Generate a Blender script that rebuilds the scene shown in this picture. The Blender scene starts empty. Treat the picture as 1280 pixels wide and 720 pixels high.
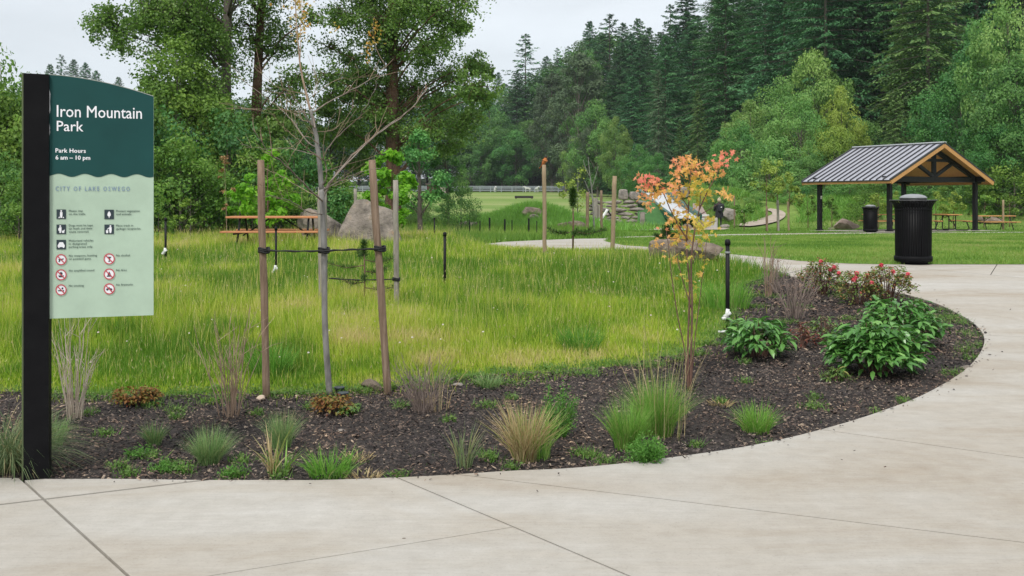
import bpy, bmesh, math, random
import numpy as np
from mathutils import Vector, Matrix
from mathutils.geometry import delaunay_2d_cdt
R = math.radians
rng = np.random.default_rng(7)
random.seed(7)
S = bpy.context.scene
COL = S.collection

# ------------------------------------------------------------------ camera
F = 1244.0; HZ = 250.0; EYE = 1.5          # focal length in px of the 1280 wide photo, horizon row, eye height
cd = bpy.data.cameras.new('camera'); cam = bpy.data.objects.new('camera', cd); COL.objects.link(cam)
cam.location = (0, 0, EYE); cam.rotation_euler = (R(90), 0, 0)
cd.sensor_width = 36.0; cd.lens = 36.0*F/1280; cd.shift_y = -(360-HZ)/1280
cd.clip_start = .05; cd.clip_end = 3000
S.camera = cam
# ------------------------------------------------------------------ light: bright overcast
W = bpy.data.worlds.new('World'); S.world = W; W.use_nodes = True
nt = W.node_tree; nt.nodes.clear()
out = nt.nodes.new('ShaderNodeOutputWorld'); bg = nt.nodes.new('ShaderNodeBackground')
sky = nt.nodes.new('ShaderNodeTexSky'); sky.sky_type = 'NISHITA'; sky.sun_disc = False
sky.sun_elevation = R(52); sky.sun_rotation = R(200)
tc = nt.nodes.new('ShaderNodeTexCoord'); sep = nt.nodes.new('ShaderNodeSeparateXYZ')
nt.links.new(tc.outputs['Generated'], sep.inputs[0])
cr = nt.nodes.new('ShaderNodeValToRGB')          # cloud layer: brighter towards the zenith as under any overcast
cr.color_ramp.elements[0].position = 0.0; cr.color_ramp.elements[0].color = (.68, .735, .78, 1)
cr.color_ramp.elements[1].position = 1.0; cr.color_ramp.elements[1].color = (1, 1, 1, 1)
e = cr.color_ramp.elements.new(.28); e.color = (.72, .76, .80, 1)
nt.links.new(sep.outputs['Z'], cr.inputs[0])
mp = nt.nodes.new('ShaderNodeMapping'); mp.inputs['Scale'].default_value = (1.6, 1.6, 6)
nz = nt.nodes.new('ShaderNodeTexNoise'); nz.inputs['Scale'].default_value = 1.6; nz.inputs['Detail'].default_value = 6
nz.inputs['Roughness'].default_value = .55
nt.links.new(tc.outputs['Generated'], mp.inputs[0]); nt.links.new(mp.outputs[0], nz.inputs['Vector'])
mr = nt.nodes.new('ShaderNodeMapRange'); mr.inputs['From Min'].default_value = .3; mr.inputs['From Max'].default_value = .7
mr.inputs['To Min'].default_value = .88; mr.inputs['To Max'].default_value = 1.10
nt.links.new(nz.outputs[0], mr.inputs[0])
vm = nt.nodes.new('ShaderNodeVectorMath'); vm.operation = 'SCALE'
nt.links.new(cr.outputs[0], vm.inputs[0]); nt.links.new(mr.outputs[0], vm.inputs['Scale'])
vm2 = nt.nodes.new('ShaderNodeVectorMath'); vm2.operation = 'SCALE'; vm2.inputs['Scale'].default_value = 9.6
nt.links.new(vm.outputs[0], vm2.inputs[0])
mx = nt.nodes.new('ShaderNodeMix'); mx.data_type = 'RGBA'; mx.inputs[0].default_value = .92
nt.links.new(sky.outputs[0], mx.inputs[6]); nt.links.new(vm2.outputs[0], mx.inputs[7])
nt.links.new(mx.outputs[2], bg.inputs[0]); bg.inputs[1].default_value = .10
nt.links.new(bg.outputs[0], out.inputs[0])
sd = bpy.data.lights.new('sun', 'SUN'); sd.energy = 1.9; sd.angle = R(12); sd.color = (1, .97, .92)
so = bpy.data.objects.new('sun', sd); COL.objects.link(so)
so.rotation_euler = (R(90-52), 0, R(-20))         # from behind the camera, a little to its left
S.view_settings.view_transform = 'Standard'; S.view_settings.look = 'None'
S.view_settings.exposure = 0.38; S.view_settings.gamma = 1
S.cycles.max_bounces = 5; S.cycles.diffuse_bounces = 3; S.cycles.glossy_bounces = 2; S.cycles.transmission_bounces = 3
S.cycles.transparent_max_bounces = 4; S.cycles.use_denoising = True

# ------------------------------------------------------------------ terrain
def smooth(t): t = np.clip(t, 0, 1); return t*t*(3-2*t)
_ky = [-60, 0, 7, 10, 12, 15, 19, 23, 30, 38, 46, 60, 75, 100, 150, 230, 300, 900]
_kz = [0, 0, 0, .06, .15, .29, .40, .40, .28, .12, .02, -.18, -.05, .55, 1.7, 3.4, 4.0, 5.0]
_ty = np.arange(-60, 900, .25); _tz = np.interp(_ty, _ky, _kz)
_k = np.hanning(17); _k /= _k.sum(); _tz = np.convolve(np.pad(_tz, 8, 'edge'), _k, 'valid')
TREELINE = np.array([(-400, 270), (-60, 250), (8, 238), (24, 170), (24, 110), (33, 78), (44, 62), (70, 55), (160, 40)], float)
def hill_s(x, y):
    x = np.asarray(x, float); y = np.asarray(y, float)
    best = np.full(x.shape, 1e9); side = np.zeros(x.shape)
    for i in range(len(TREELINE)-1):
        a = TREELINE[i]; b = TREELINE[i+1]; d = b-a; L2 = d@d
        t = np.clip(((x-a[0])*d[0]+(y-a[1])*d[1])/L2, 0, 1)
        dx = x-(a[0]+t*d[0]); dy = y-(a[1]+t*d[1]); dist = np.hypot(dx, dy)
        s = d[0]*dy-d[1]*dx
        m = dist < best-1e-9
        best = np.where(m, dist, best); side = np.where(m, s, side)
    return np.where(side > 0, best, -best)
BUMPS = [(1.3, 55.0, 2.5, 2.6, 1.1), (-2.2, 60, 3, 4, .5), (13.2, 69, 4.2, 2.8, 2.25), (22.0, 66.0, 7.4, 4.2, 1.6), (8.3, 66.0, 2.0, 2.0, 1.2),
         (30, 62, 6, 5, .7), (-12, 44, 9, 5, .35)]
def zg(x, y):
    x = np.asarray(x, float); y = np.asarray(y, float)
    z = np.interp(y, _ty, _tz)
    z = z*np.clip(1.0, 0, 1)
    s = hill_s(x, y); k = np.interp(x, [-200, -40, 0, 20, 60], [.03, .07, .12, .26, .5])
    s = np.maximum(s, 0); z = z + k*90*(1-np.exp(-s/90)) * smooth(s/12)
    for (bx, by, sx, sy, h) in BUMPS:
        z = z + h*np.exp(-((x-bx)/sx)**2-((y-by)/sy)**2)
    return z
def zgf(x, y): return float(zg(x, y))
def at(px, Y): return ((px-640)/F*Y, Y)
def gp(px, py):                                   # the ground point that the photo shows at a pixel
    Y = np.concatenate([np.arange(1.2, 30, .02), np.arange(30, 280, .2)]); X = (px-640)/F*Y
    row = HZ+F*(EYE-np.interp(Y, _ty, _tz))/Y
    i = np.argmax(row <= py)
    if row[i] > py: i = len(Y)-1
    return (float(X[i]), float(Y[i]))
def gpf(px, py):                                  # the same, on the banks too
    Y = np.arange(20, 120, .1); X = (px-640)/F*Y; row = HZ+F*(EYE-zg(X, Y))/Y; i = int(np.argmax(row <= py)); return (float(X[i]), float(Y[i]))
def top_z(py, Y): return EYE+(HZ-py)*Y/F

# ------------------------------------------------------------------ mesh helpers
class G:
    def __init__(s): s.V = []; s.F = []; s.R = []; s.n = 0
    def add(s, v, f, r=0.0):
        v = np.asarray(v, float).reshape(-1, 3); s.V.append(v)
        if isinstance(f, np.ndarray): f = [f]
        elif f and not isinstance(f[0], np.ndarray):
            d = {}
            for q in f: d.setdefault(len(q), []).append(q)
            f = [np.array(q) for q in d.values()]
        for a in f: s.F.append(a+s.n)
        s.R.append(np.broadcast_to(np.asarray(r, float), (len(v),)).copy()); s.n += len(v)
        return s
    def mesh(s, name, smooth_=False):
        me = bpy.data.meshes.new(name)
        V = np.concatenate(s.V); me.vertices.add(len(V)); me.vertices.foreach_set('co', V.astype(np.float32).ravel())
        idx = np.concatenate([a.ravel() for a in s.F]); tot = np.concatenate([np.full(len(a), a.shape[1]) for a in s.F])
        st = np.concatenate([[0], np.cumsum(tot)[:-1]])
        me.loops.add(len(idx)); me.loops.foreach_set('vertex_index', idx.astype(np.int32))
        me.polygons.add(len(tot)); me.polygons.foreach_set('loop_start', st.astype(np.int32)); me.polygons.foreach_set('loop_total', tot.astype(np.int32))
        me.polygons.foreach_set('use_smooth', np.full(len(tot), bool(smooth_)))
        at_ = me.attributes.new('rnd', 'FLOAT', 'POINT'); at_.data.foreach_set('value', np.concatenate(s.R).astype(np.float32))
        me.update(calc_edges=True); me.validate()
        return me
    def ob(s, name, mat, parent=None, smooth_=False, **kw): return ob(name, s.mesh(name, smooth_), mat, parent, **kw)
def ob(name, me, mat=None, parent=None, loc=None, label=None, cat=None, group=None, kind=None):
    o = bpy.data.objects.new(name, me); COL.objects.link(o)
    if mat and me is not None and not me.materials: me.materials.append(mat)
    if parent: o.parent = parent
    if loc is not None: o.location = loc
    tag(o, label, cat, group, kind)
    return o
def tag(o, label=None, cat=None, group=None, kind=None):
    for k, v in (('label', label), ('category', cat), ('group', group), ('kind', kind)):
        if v: o[k] = v
    return o
def thing(name, label, cat, loc=(0, 0, 0), rz=0, group=None):
    o = bpy.data.objects.new(name, None); COL.objects.link(o); o.location = loc; o.rotation_euler = (0, 0, rz); o.empty_display_size = .1
    return tag(o, label, cat, group)
def kids(o): return [c for c in bpy.data.objects if c.parent == o]
def copy_thing(o, loc, rz=0, scale=None, label=None, group=None, ch=None):
    c = o.copy(); COL.objects.link(c); c.location = loc; c.rotation_euler = (0, 0, rz)
    if scale is not None: c.scale = scale
    if label: c['label'] = label
    if group: c['group'] = group
    for k in (ch if ch is not None else kids(o)):
        d = k.copy(); COL.objects.link(d); d.parent = c
        for q in (kids(k) if ch is None else []):
            w = q.copy(); COL.objects.link(w); w.parent = d
    return c
BOXF = np.array([(0, 3, 2, 1), (4, 5, 6, 7), (0, 1, 5, 4), (1, 2, 6, 5), (2, 3, 7, 6), (3, 0, 4, 7)])
def box(g, a, b, r=0, M=None, bev=0):
    x0, y0, z0 = a; x1, y1, z1 = b
    v = np.array([(x0, y0, z0), (x1, y0, z0), (x1, y1, z0), (x0, y1, z0), (x0, y0, z1), (x1, y0, z1), (x1, y1, z1), (x0, y1, z1)], float)
    if bev:
        v2 = []; f = []
        bm = bmesh.new(); vs = [bm.verts.new(p) for p in v]
        for q in BOXF: bm.faces.new([vs[i] for i in q])
        bmesh.ops.bevel(bm, geom=bm.edges[:], offset=bev, segments=1, affect='EDGES')
        bm.verts.index_update(); v = np.array([p.co for p in bm.verts]); f = [tuple(p.index for p in q.verts) for q in bm.faces]; bm.free()
        if M is not None: v = xf(M, v)
        return g.add(v, f, r)
    if M is not None: v = xf(M, v)
    return g.add(v, BOXF, r)
def xf(M, v): M = np.array(M); return v@M[:3, :3].T+M[:3, 3]
def nrm(v): v = np.asarray(v, float); return v/(np.linalg.norm(v, axis=-1, keepdims=True)+1e-12)
def tube(g, P, rad, n=6, r=0, cap=True):
    P = np.asarray(P, float); m = len(P); rad = np.broadcast_to(np.asarray(rad, float), (m,))
    T = np.gradient(P, axis=0) if m > 2 else np.repeat([P[1]-P[0]], m, 0)
    T = nrm(T); ref = np.array([0, 0, 1.]) if abs(T[0][2]) < .9 else np.array([1., 0, 0])
    A = nrm(np.cross(T, ref)); B = np.cross(T, A)
    t = np.arange(n)*2*math.pi/n
    V = P[:, None]+rad[:, None, None]*(np.cos(t)[None, :, None]*A[:, None]+np.sin(t)[None, :, None]*B[:, None])
    i = np.arange(m-1)[:, None]*n; j = np.arange(n)[None]; j2 = (j+1) % n
    f = np.stack([i+j, i+j2, i+n+j2, i+n+j], -1).reshape(-1, 4)
    fs = [f]
    if cap and n > 2:
        fs.append(np.array([list(range(n))[::-1]])); fs.append(np.array([[(m-1)*n+k for k in range(n)]]))
    return g.add(V.reshape(-1, 3), fs, r)
def bar(g, a, b, w, h, r=0, bev=0):
    a = Vector(a); b = Vector(b); d = b-a; L = d.length; q = d.to_track_quat('X', 'Z')
    M = Matrix.Translation(a) @ q.to_matrix().to_4x4()
    return box(g, (0, -w/2, -h/2), (L, w/2, h/2), r, M, bev)
def lathe(g, prof, n=24, r=0, c=(0, 0)):
    prof = np.array(prof, float); m = len(prof); t = np.arange(n)*2*math.pi/n
    V = np.stack([c[0]+prof[:, 0:1]*np.cos(t), c[1]+prof[:, 0:1]*np.sin(t), np.repeat(prof[:, 1:2], n, 1)], -1)
    i = np.arange(m-1)[:, None]*n; j = np.arange(n)[None]; j2 = (j+1) % n
    return g.add(V.reshape(-1, 3), np.stack([i+j, i+j2, i+n+j2, i+n+j], -1).reshape(-1, 4), r)
def inside(P, poly):
    P = np.asarray(P); x, y = P[:, 0], P[:, 1]; c = np.zeros(len(P), bool); n = len(poly)
    for i in range(n):
        x1, y1 = poly[i]; x2, y2 = poly[(i+1) % n]
        if y1 == y2: continue
        m = ((y1 > y) != (y2 > y)) & (x < (x2-x1)*(y-y1)/(y2-y1)+x1); c ^= m
    return c
def dense(poly, step, closed=True):
    o = []
    n = len(poly)
    for i in range(n if closed else n-1):
        a = np.array(poly[i]); b = np.array(poly[(i+1) % n]); k = max(1, int(np.linalg.norm(b-a)/step))
        for t in range(k): o.append(tuple(a+(b-a)*t/k))
    if not closed: o.append(tuple(poly[-1]))
    return o
def catmull(pts, k=6):
    P = [np.array(p, float) for p in pts]; P = [2*P[0]-P[1]]+P+[2*P[-1]-P[-2]]; o = []
    for i in range(1, len(P)-2):
        for t in np.arange(k)/k:
            o.append(tuple(.5*((2*P[i])+(-P[i-1]+P[i+1])*t+(2*P[i-1]-5*P[i]+4*P[i+1]-P[i+2])*t*t+(-P[i-1]+3*P[i]-3*P[i+1]+P[i+2])*t**3)))
    o.append(tuple(P[-2])); return o
def sheet(poly, step, dz):                        # triangles that follow the terrain inside a polygon
    B = dense(poly, step); A = np.array(B); mn = A.min(0); mxx = A.max(0)
    gx, gy = np.meshgrid(np.arange(mn[0], mxx[0], step), np.arange(mn[1], mxx[1], step)); Q = np.stack([gx.ravel(), gy.ravel()], 1)
    Q = Q+np.random.default_rng(1).uniform(-.05, .05, Q.shape)*step; Q = Q[inside(Q, poly)]
    vin = [Vector(p) for p in B]+[Vector(p) for p in Q]
    n = len(B); v, e_, f, _, _, _ = delaunay_2d_cdt(vin, [], [list(range(n))], 1, 1e-4)
    V = np.array([(p.x, p.y) for p in v]); z = zg(V[:, 0], V[:, 1])+dz
    g = G(); g.add(np.column_stack([V, z]), [np.array([q for q in f if len(q) == 3])]); return g

# ------------------------------------------------------------------ materials
def newmat(name):
    m = bpy.data.materials.new(name); m.use_nodes = True; n = m.node_tree; b = n.nodes['Principled BSDF']; return m, n, b
def ramp(n, cols, pos=None):
    c = n.nodes.new('ShaderNodeValToRGB'); k = len(cols); el = c.color_ramp.elements
    pos = pos or [i/(k-1) for i in range(k)]
    while len(el) < k: el.new(.5)
    for i in range(k): el[i].position = pos[i]; el[i].color = (*cols[i], 1)
    return c
def noise(n, scale, detail=5, rough=.6, co='Object', stretch=None, dist=0):
    t = n.nodes.new('ShaderNodeTexCoord'); z = n.nodes.new('ShaderNodeTexNoise'); z.inputs['Scale'].default_value = scale
    z.inputs['Detail'].default_value = detail; z.inputs['Roughness'].default_value = rough; z.inputs['Distortion'].default_value = dist
    if stretch:
        q = n.nodes.new('ShaderNodeMapping'); q.inputs['Scale'].default_value = stretch; n.links.new(t.outputs[co], q.inputs[0]); n.links.new(q.outputs[0], z.inputs['Vector'])
    else: n.links.new(t.outputs[co], z.inputs['Vector'])
    return z
def mix(n, a, b, fac, mode='MIX'):
    m = n.nodes.new('ShaderNodeMix'); m.data_type = 'RGBA'; m.blend_type = mode
    for s_, v in ((0, fac), (6, a), (7, b)):
        if isinstance(v, (int, float)): m.inputs[s_].default_value = v
        elif isinstance(v, tuple): m.inputs[s_].default_value = (*v, 1)
        else: n.links.new(v, m.inputs[s_])
    return m.outputs[2]
def bump(n, b, h, strength, dist=.02):
    u = n.nodes.new('ShaderNodeBump'); u.inputs['Strength'].default_value = strength; u.inputs['Distance'].default_value = dist
    n.links.new(h, u.inputs['Height']); n.links.new(u.outputs[0], b.inputs['Normal'])
def rnd(n): a = n.nodes.new('ShaderNodeAttribute'); a.attribute_name = 'rnd'; return a.outputs['Fac']
def leafmat(name, cols, trans=.35, rough=.5, pos=None, spec=.3, var=0):
    m, n, b = newmat(name); c = ramp(n, cols, pos); n.links.new(rnd(n), c.inputs[0]); colo = c.outputs[0]
    if var:                                        # each tree its own shade
        oi = n.nodes.new('ShaderNodeObjectInfo'); hs = n.nodes.new('ShaderNodeHueSaturation'); mr_ = n.nodes.new('ShaderNodeMapRange')
        mr_.inputs['To Min'].default_value = 1-var; mr_.inputs['To Max'].default_value = 1+var
        n.links.new(oi.outputs['Random'], mr_.inputs[0]); n.links.new(mr_.outputs[0], hs.inputs['Value']); n.links.new(colo, hs.inputs['Color'])
        mh = n.nodes.new('ShaderNodeMapRange'); mh.inputs['To Min'].default_value = .5-var*.12; mh.inputs['To Max'].default_value = .5+var*.05
        ml = n.nodes.new('ShaderNodeMath'); ml.operation = 'FRACT'; m7 = n.nodes.new('ShaderNodeMath'); m7.operation = 'MULTIPLY'; m7.inputs[1].default_value = 7.3
        n.links.new(oi.outputs['Random'], m7.inputs[0]); n.links.new(m7.outputs[0], ml.inputs[0]); n.links.new(ml.outputs[0], mh.inputs[0]); n.links.new(mh.outputs[0], hs.inputs['Hue'])
        colo = hs.outputs[0]
    n.links.new(colo, b.inputs['Base Color']); b.inputs['Roughness'].default_value = rough; b.inputs['Specular IOR Level'].default_value = spec
    t = n.nodes.new('ShaderNodeBsdfTranslucent'); n.links.new(mix(n, colo, (.9, 1, .25), .25, 'MULTIPLY'), t.inputs[0])
    k = n.nodes.new('ShaderNodeMixShader'); k.inputs[0].default_value = trans
    n.links.new(b.outputs[0], k.inputs[1]); n.links.new(t.outputs[0], k.inputs[2]); n.links.new(k.outputs[0], n.nodes['Material Output'].inputs[0])
    return m
def surf(name, cols, scale=3, rough=.8, bmp=.3, bscale=None, metal=0, spec=.5, stretch=None, pos=None, detail=6, dist=.01, co='Object', userr=False):
    m, n, b = newmat(name); z = noise(n, scale, detail, .6, co, stretch); c = ramp(n, cols, pos or [.3+.4*i/(len(cols)-1) for i in range(len(cols))])
    n.links.new(z.outputs[0], c.inputs[0]); col = c.outputs[0]
    if userr:
        v = n.nodes.new('ShaderNodeMapRange'); v.inputs['To Min'].default_value = .6; v.inputs['To Max'].default_value = 1.3; n.links.new(rnd(n), v.inputs[0])
        q = n.nodes.new('ShaderNodeVectorMath'); q.operation = 'SCALE'; n.links.new(col, q.inputs[0]); n.links.new(v.outputs[0], q.inputs['Scale']); col = q.outputs[0]
    n.links.new(col, b.inputs['Base Color']); b.inputs['Roughness'].default_value = rough; b.inputs['Metallic'].default_value = metal; b.inputs['Specular IOR Level'].default_value = spec
    if bmp:
        z2 = noise(n, bscale or scale*6, 5, .65, co, stretch); bump(n, b, z2.outputs[0], bmp, dist)
    return m
def plain(name, col, rough=.5, metal=0, spec=.5):
    return surf(name, [tuple(c*.9 for c in col), tuple(min(1, c*1.08) for c in col)], 5, rough, .05, 60, metal, spec, dist=.002)

M_black = surf('black_powder_coat', [(.005, .005, .006), (.009, .009, .010)], 8, .55, .08, 200, dist=.001, spec=.08)
M_blackrough = surf('black_metal', [(.008, .008, .009), (.016, .016, .017)], 8, .55, .1, 90, dist=.001, spec=.2)
M_wood = surf('weathered_stake_wood', [(.13, .085, .055), (.22, .15, .10), (.30, .22, .16)], 6, .85, .8, 20, stretch=(9, 9, .8), dist=.006)
M_woodgrey = surf('grey_stake_wood', [(.19, .165, .135), (.29, .26, .22), (.37, .34, .30)], 6, .88, .8, 20, stretch=(9, 9, .8), dist=.006)
M_woodtan = surf('tan_stake_wood', [(.25, .18, .11), (.36, .27, .17)], 6, .88, .7, 20, stretch=(9, 9, .8), dist=.006)
M_cedar = surf('stained_cedar', [(.42, .19, .06), (.56, .28, .10), (.64, .34, .13)], 4, .55, .3, 30, stretch=(1, 8, 8), dist=.003)
M_tableplank = surf('orange_table_plank', [(.44, .17, .07), (.60, .27, .12)], 5, .5, .3, 30, stretch=(1, 9, 9), dist=.003)
M_rock = surf('grey_basalt', [(.05, .043, .036), (.17, .145, .12), (.28, .24, .20), (.36, .22, .12)], 2.6, .9, 1.0, 7, pos=[.32, .44, .58, .72], dist=.09, detail=10)
M_rockbrown = surf('brown_boulder', [(.055, .042, .03), (.18, .14, .105), (.31, .25, .20)], 2.5, .9, 1.0, 9, dist=.06, detail=9)
M_stone = surf('wall_stone', [(.12, .11, .10), (.27, .24, .21), (.38, .33, .28)], 3, .9, .9, 12, dist=.04, detail=8)
M_bark = surf('bark', [(.05, .042, .035), (.13, .11, .09), (.20, .175, .15)], 3, .95, 1, 14, stretch=(3, 3, .6), dist=.05)
M_barkgrey = surf('pale_grey_bark', [(.10, .095, .085), (.21, .20, .185), (.29, .28, .265)], 14, .85, .6, 60, stretch=(1, 1, .35), dist=.004)
M_barkbrown = surf('young_brown_bark', [(.10, .05, .035), (.19, .105, .075)], 20, .7, .4, 60, dist=.003)
M_branchpale = surf('pale_bare_branch', [(.11, .08, .062), (.20, .16, .13), (.29, .25, .215)], 12, .8, .3, 60, dist=.002)
M_twig = surf('dry_twig', [(.17, .11, .07), (.30, .21, .15), (.40, .30, .22)], 8, .9, 0)
M_twiggrey = surf('grey_twig', [(.16, .12, .10), (.28, .22, .19)], 8, .9, 0)
M_white = plain('white_plastic', (.78, .78, .76), .4)
M_rubber = plain('black_rubber_strap', (.012, .012, .012), .7)
# ------------------------------------------------------------------ ground surfaces
def concrete():
    m, n, b = newmat('broomed_concrete')
    z1 = noise(n, .50, 7, .58, 'Object', (.45, 1.6, 1), .35); c1 = ramp(n, [(.33, .275, .21), (.41, .38, .335), (.445, .428, .395), (.495, .487, .465)], [.30, .42, .53, .72]); n.links.new(z1.outputs[0], c1.inputs[0])
    z2 = noise(n, 9, 8, .7); c2 = ramp(n, [(.90, .89, .88), (1.05, 1.05, 1.05)], [.3, .7]); n.links.new(z2.outputs[0], c2.inputs[0])
    z6 = noise(n, 5, 7, .75, 'Object', (.8, 9, 1)); c6 = ramp(n, [(.94, .935, .925), (1.03, 1.03, 1.03)], [.32, .62]); n.links.new(z6.outputs[0], c6.inputs[0]); col6 = c6.outputs[0]
    col = mix(n, c1.outputs[0], c2.outputs[0], 1.0, 'MULTIPLY')
    z3 = noise(n, 90, 4, .7); c3 = ramp(n, [(.80, .79, .78), (1.0, 1.0, 1.0), (1.06, 1.06, 1.06)], [.30, .42, .75]); n.links.new(z3.outputs[0], c3.inputs[0])
    col = mix(n, mix(n, col, c3.outputs[0], .8, 'MULTIPLY'), col6, 1., 'MULTIPLY')
    z4 = noise(n, .75, 6, .65, 'Object', (.6, 1.2, 1), .8); c4 = ramp(n, [(.80, .72, .62), (.93, .89, .835), (1, .99, .975)], [.32, .44, .55]); n.links.new(z4.outputs[0], c4.inputs[0])
    col = mix(n, col, c4.outputs[0], .7, 'MULTIPLY')
    vo = n.nodes.new('ShaderNodeTexVoronoi'); vo.inputs['Scale'].default_value = 2.6; tcn = n.nodes.new('ShaderNodeTexCoord'); n.links.new(tcn.outputs['Object'], vo.inputs['Vector'])
    c5 = ramp(n, [(.25, .2, .16), (1, 1, 1)], [.018, .026]); n.links.new(vo.outputs['Distance'], c5.inputs[0]); col = mix(n, col, c5.outputs[0], .8, 'MULTIPLY')
    n.links.new(rnd(n), (mr_ := n.nodes.new('ShaderNodeMapRange')).inputs[0]); mr_.inputs['To Min'].default_value = .985; mr_.inputs['To Max'].default_value = 1.015
    q = n.nodes.new('ShaderNodeVectorMath'); q.operation = 'SCALE'; n.links.new(col, q.inputs[0]); n.links.new(mr_.outputs[0], q.inputs['Scale'])
    n.links.new(q.outputs[0], b.inputs['Base Color']); b.inputs['Roughness'].default_value = .82; b.inputs['Specular IOR Level'].default_value = .3
    zb = noise(n, 26, 6, .8, 'Object', (1, 9, 1)); bump(n, b, zb.outputs[0], .5, .006); return m
M_conc = concrete()
M_sub = surf('joint_dirt', [(.03, .028, .025), (.07, .06, .05)], 30, .95, .5)
def groundmat():
    m, n, b = newmat('rough_grass_ground')
    z = noise(n, .12, 8, .6); c = ramp(n, [(.11, .19, .035), (.17, .27, .06), (.24, .32, .09), (.32, .34, .15)], [.3, .45, .58, .72]); n.links.new(z.outputs[0], c.inputs[0])
    z2 = noise(n, 2.5, 8, .75); c2 = ramp(n, [(.55, .6, .5), (1.15, 1.15, 1.1)], [.3, .7]); n.links.new(z2.outputs[0], c2.inputs[0])
    col = mix(n, c.outputs[0], c2.outputs[0], 1.0, 'MULTIPLY')
    # far paddock turns pale and dry: the field itself is worn there
    g = n.nodes.new('ShaderNodeNewGeometry'); s = n.nodes.new('ShaderNodeSeparateXYZ'); n.links.new(g.outputs['Position'], s.inputs[0])
    a = n.nodes.new('ShaderNodeMapRange'); a.inputs['From Min'].default_value = 60; a.inputs['From Max'].default_value = 105; n.links.new(s.outputs['Y'], a.inputs[0])
    z3 = noise(n, .03, 5, .6, 'Object', (.6, 1.3, 1)); c3 = ramp(n, [(.13, .22, .05), (.19, .28, .075), (.27, .32, .12), (.40, .37, .21)], [.30, .46, .60, .74]); n.links.new(z3.outputs[0], c3.inputs[0])
    col = mix(n, col, c3.outputs[0], a.outputs[0])
    # forest floor above the tree line
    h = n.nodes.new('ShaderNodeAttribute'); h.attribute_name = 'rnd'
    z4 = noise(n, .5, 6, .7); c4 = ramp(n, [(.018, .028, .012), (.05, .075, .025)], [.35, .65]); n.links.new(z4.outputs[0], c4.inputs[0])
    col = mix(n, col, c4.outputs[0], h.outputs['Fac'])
    n.links.new(col, b.inputs['Base Color']); b.inputs['Roughness'].default_value = .95; b.inputs['Specular IOR Level'].default_value = .1
    zb = noise(n, 8, 6, .8); bump(n, b, zb.outputs[0], .8, .08); return m
def build_ground():
    rad = np.concatenate([[0], .8*1.022**np.arange(0, 330)]); rad = rad[rad < 900]; na = 300
    t = np.arange(na)*2*math.pi/na; X = (rad[:, None]*np.cos(t)).ravel(); Y = (rad[:, None]*np.sin(t)+3).ravel()
    r_ = np.hypot(X, Y); Z = zg(X, Y)-.05-.02*smooth((Y-25)/10)*(1-smooth((Y-75)/10))
    i = np.arange(len(rad)-1)[:, None]*na; j = np.arange(na)[None]; j2 = (j+1) % na
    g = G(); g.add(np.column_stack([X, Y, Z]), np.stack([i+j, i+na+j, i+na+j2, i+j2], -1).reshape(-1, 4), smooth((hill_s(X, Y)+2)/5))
    g.ob('ground', groundmat(), None, True, kind='structure')
build_ground()

BED_FRONT_PX = [(-700, 612), (-250, 608), (-100, 605), (0, 604), (60, 605), (150, 606), (250, 607), (330, 607), (400, 606.5), (480, 604), (540, 601), (640, 595.5), (700, 592), (760, 587), (820, 580.5), (880, 572), (940, 562.5), (1000, 549), (1060, 532.5), (1110, 516), (1150, 500), (1190, 478), (1215, 458), (1229, 437), (1229, 421), (1216, 406), (1196, 394), (1170, 382), (1130, 370), (1080, 359), (1030, 352), (985, 347)]
BED_BACK_PX = [(960, 347), (935, 356), (920, 368), (917, 385), (915, 402), (896, 424), (870, 438), (830, 449), (760, 460), (680, 466), (600, 471), (540, 478), (470, 487), (400, 492), (340, 493), (260, 494), (180, 496), (100, 494), (0, 490), (-150, 487), (-700, 470)]
bed_front = catmull([gp(*p) for p in BED_FRONT_PX], 4)
bed_back = catmull([gp(*p) for p in BED_BACK_PX], 4)
bed_poly = bed_front+bed_back
path_near = [gp(*p) for p in [(985, 343.5), (950, 338), (915, 332.5), (880, 327), (850, 322), (800, 317), (740, 314.5), (680, 313.5), (625, 312), (600, 310)]]
path_far = [gp(*p) for p in [(600, 307), (630, 303.5), (680, 301), (720, 299.5), (760, 299), (757, 303), (780, 308), (820, 311), (860, 314), (900, 318), (950, 323), (1000, 328), (1060, 331.5), (1120, 332.5)]]
plaza = bed_front+path_near+path_far+[gp(1200, 332.5), (24, 17.1), (30, 17.2), (30, -8), (-12, -8), (-12, bed_front[0][1])]

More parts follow.
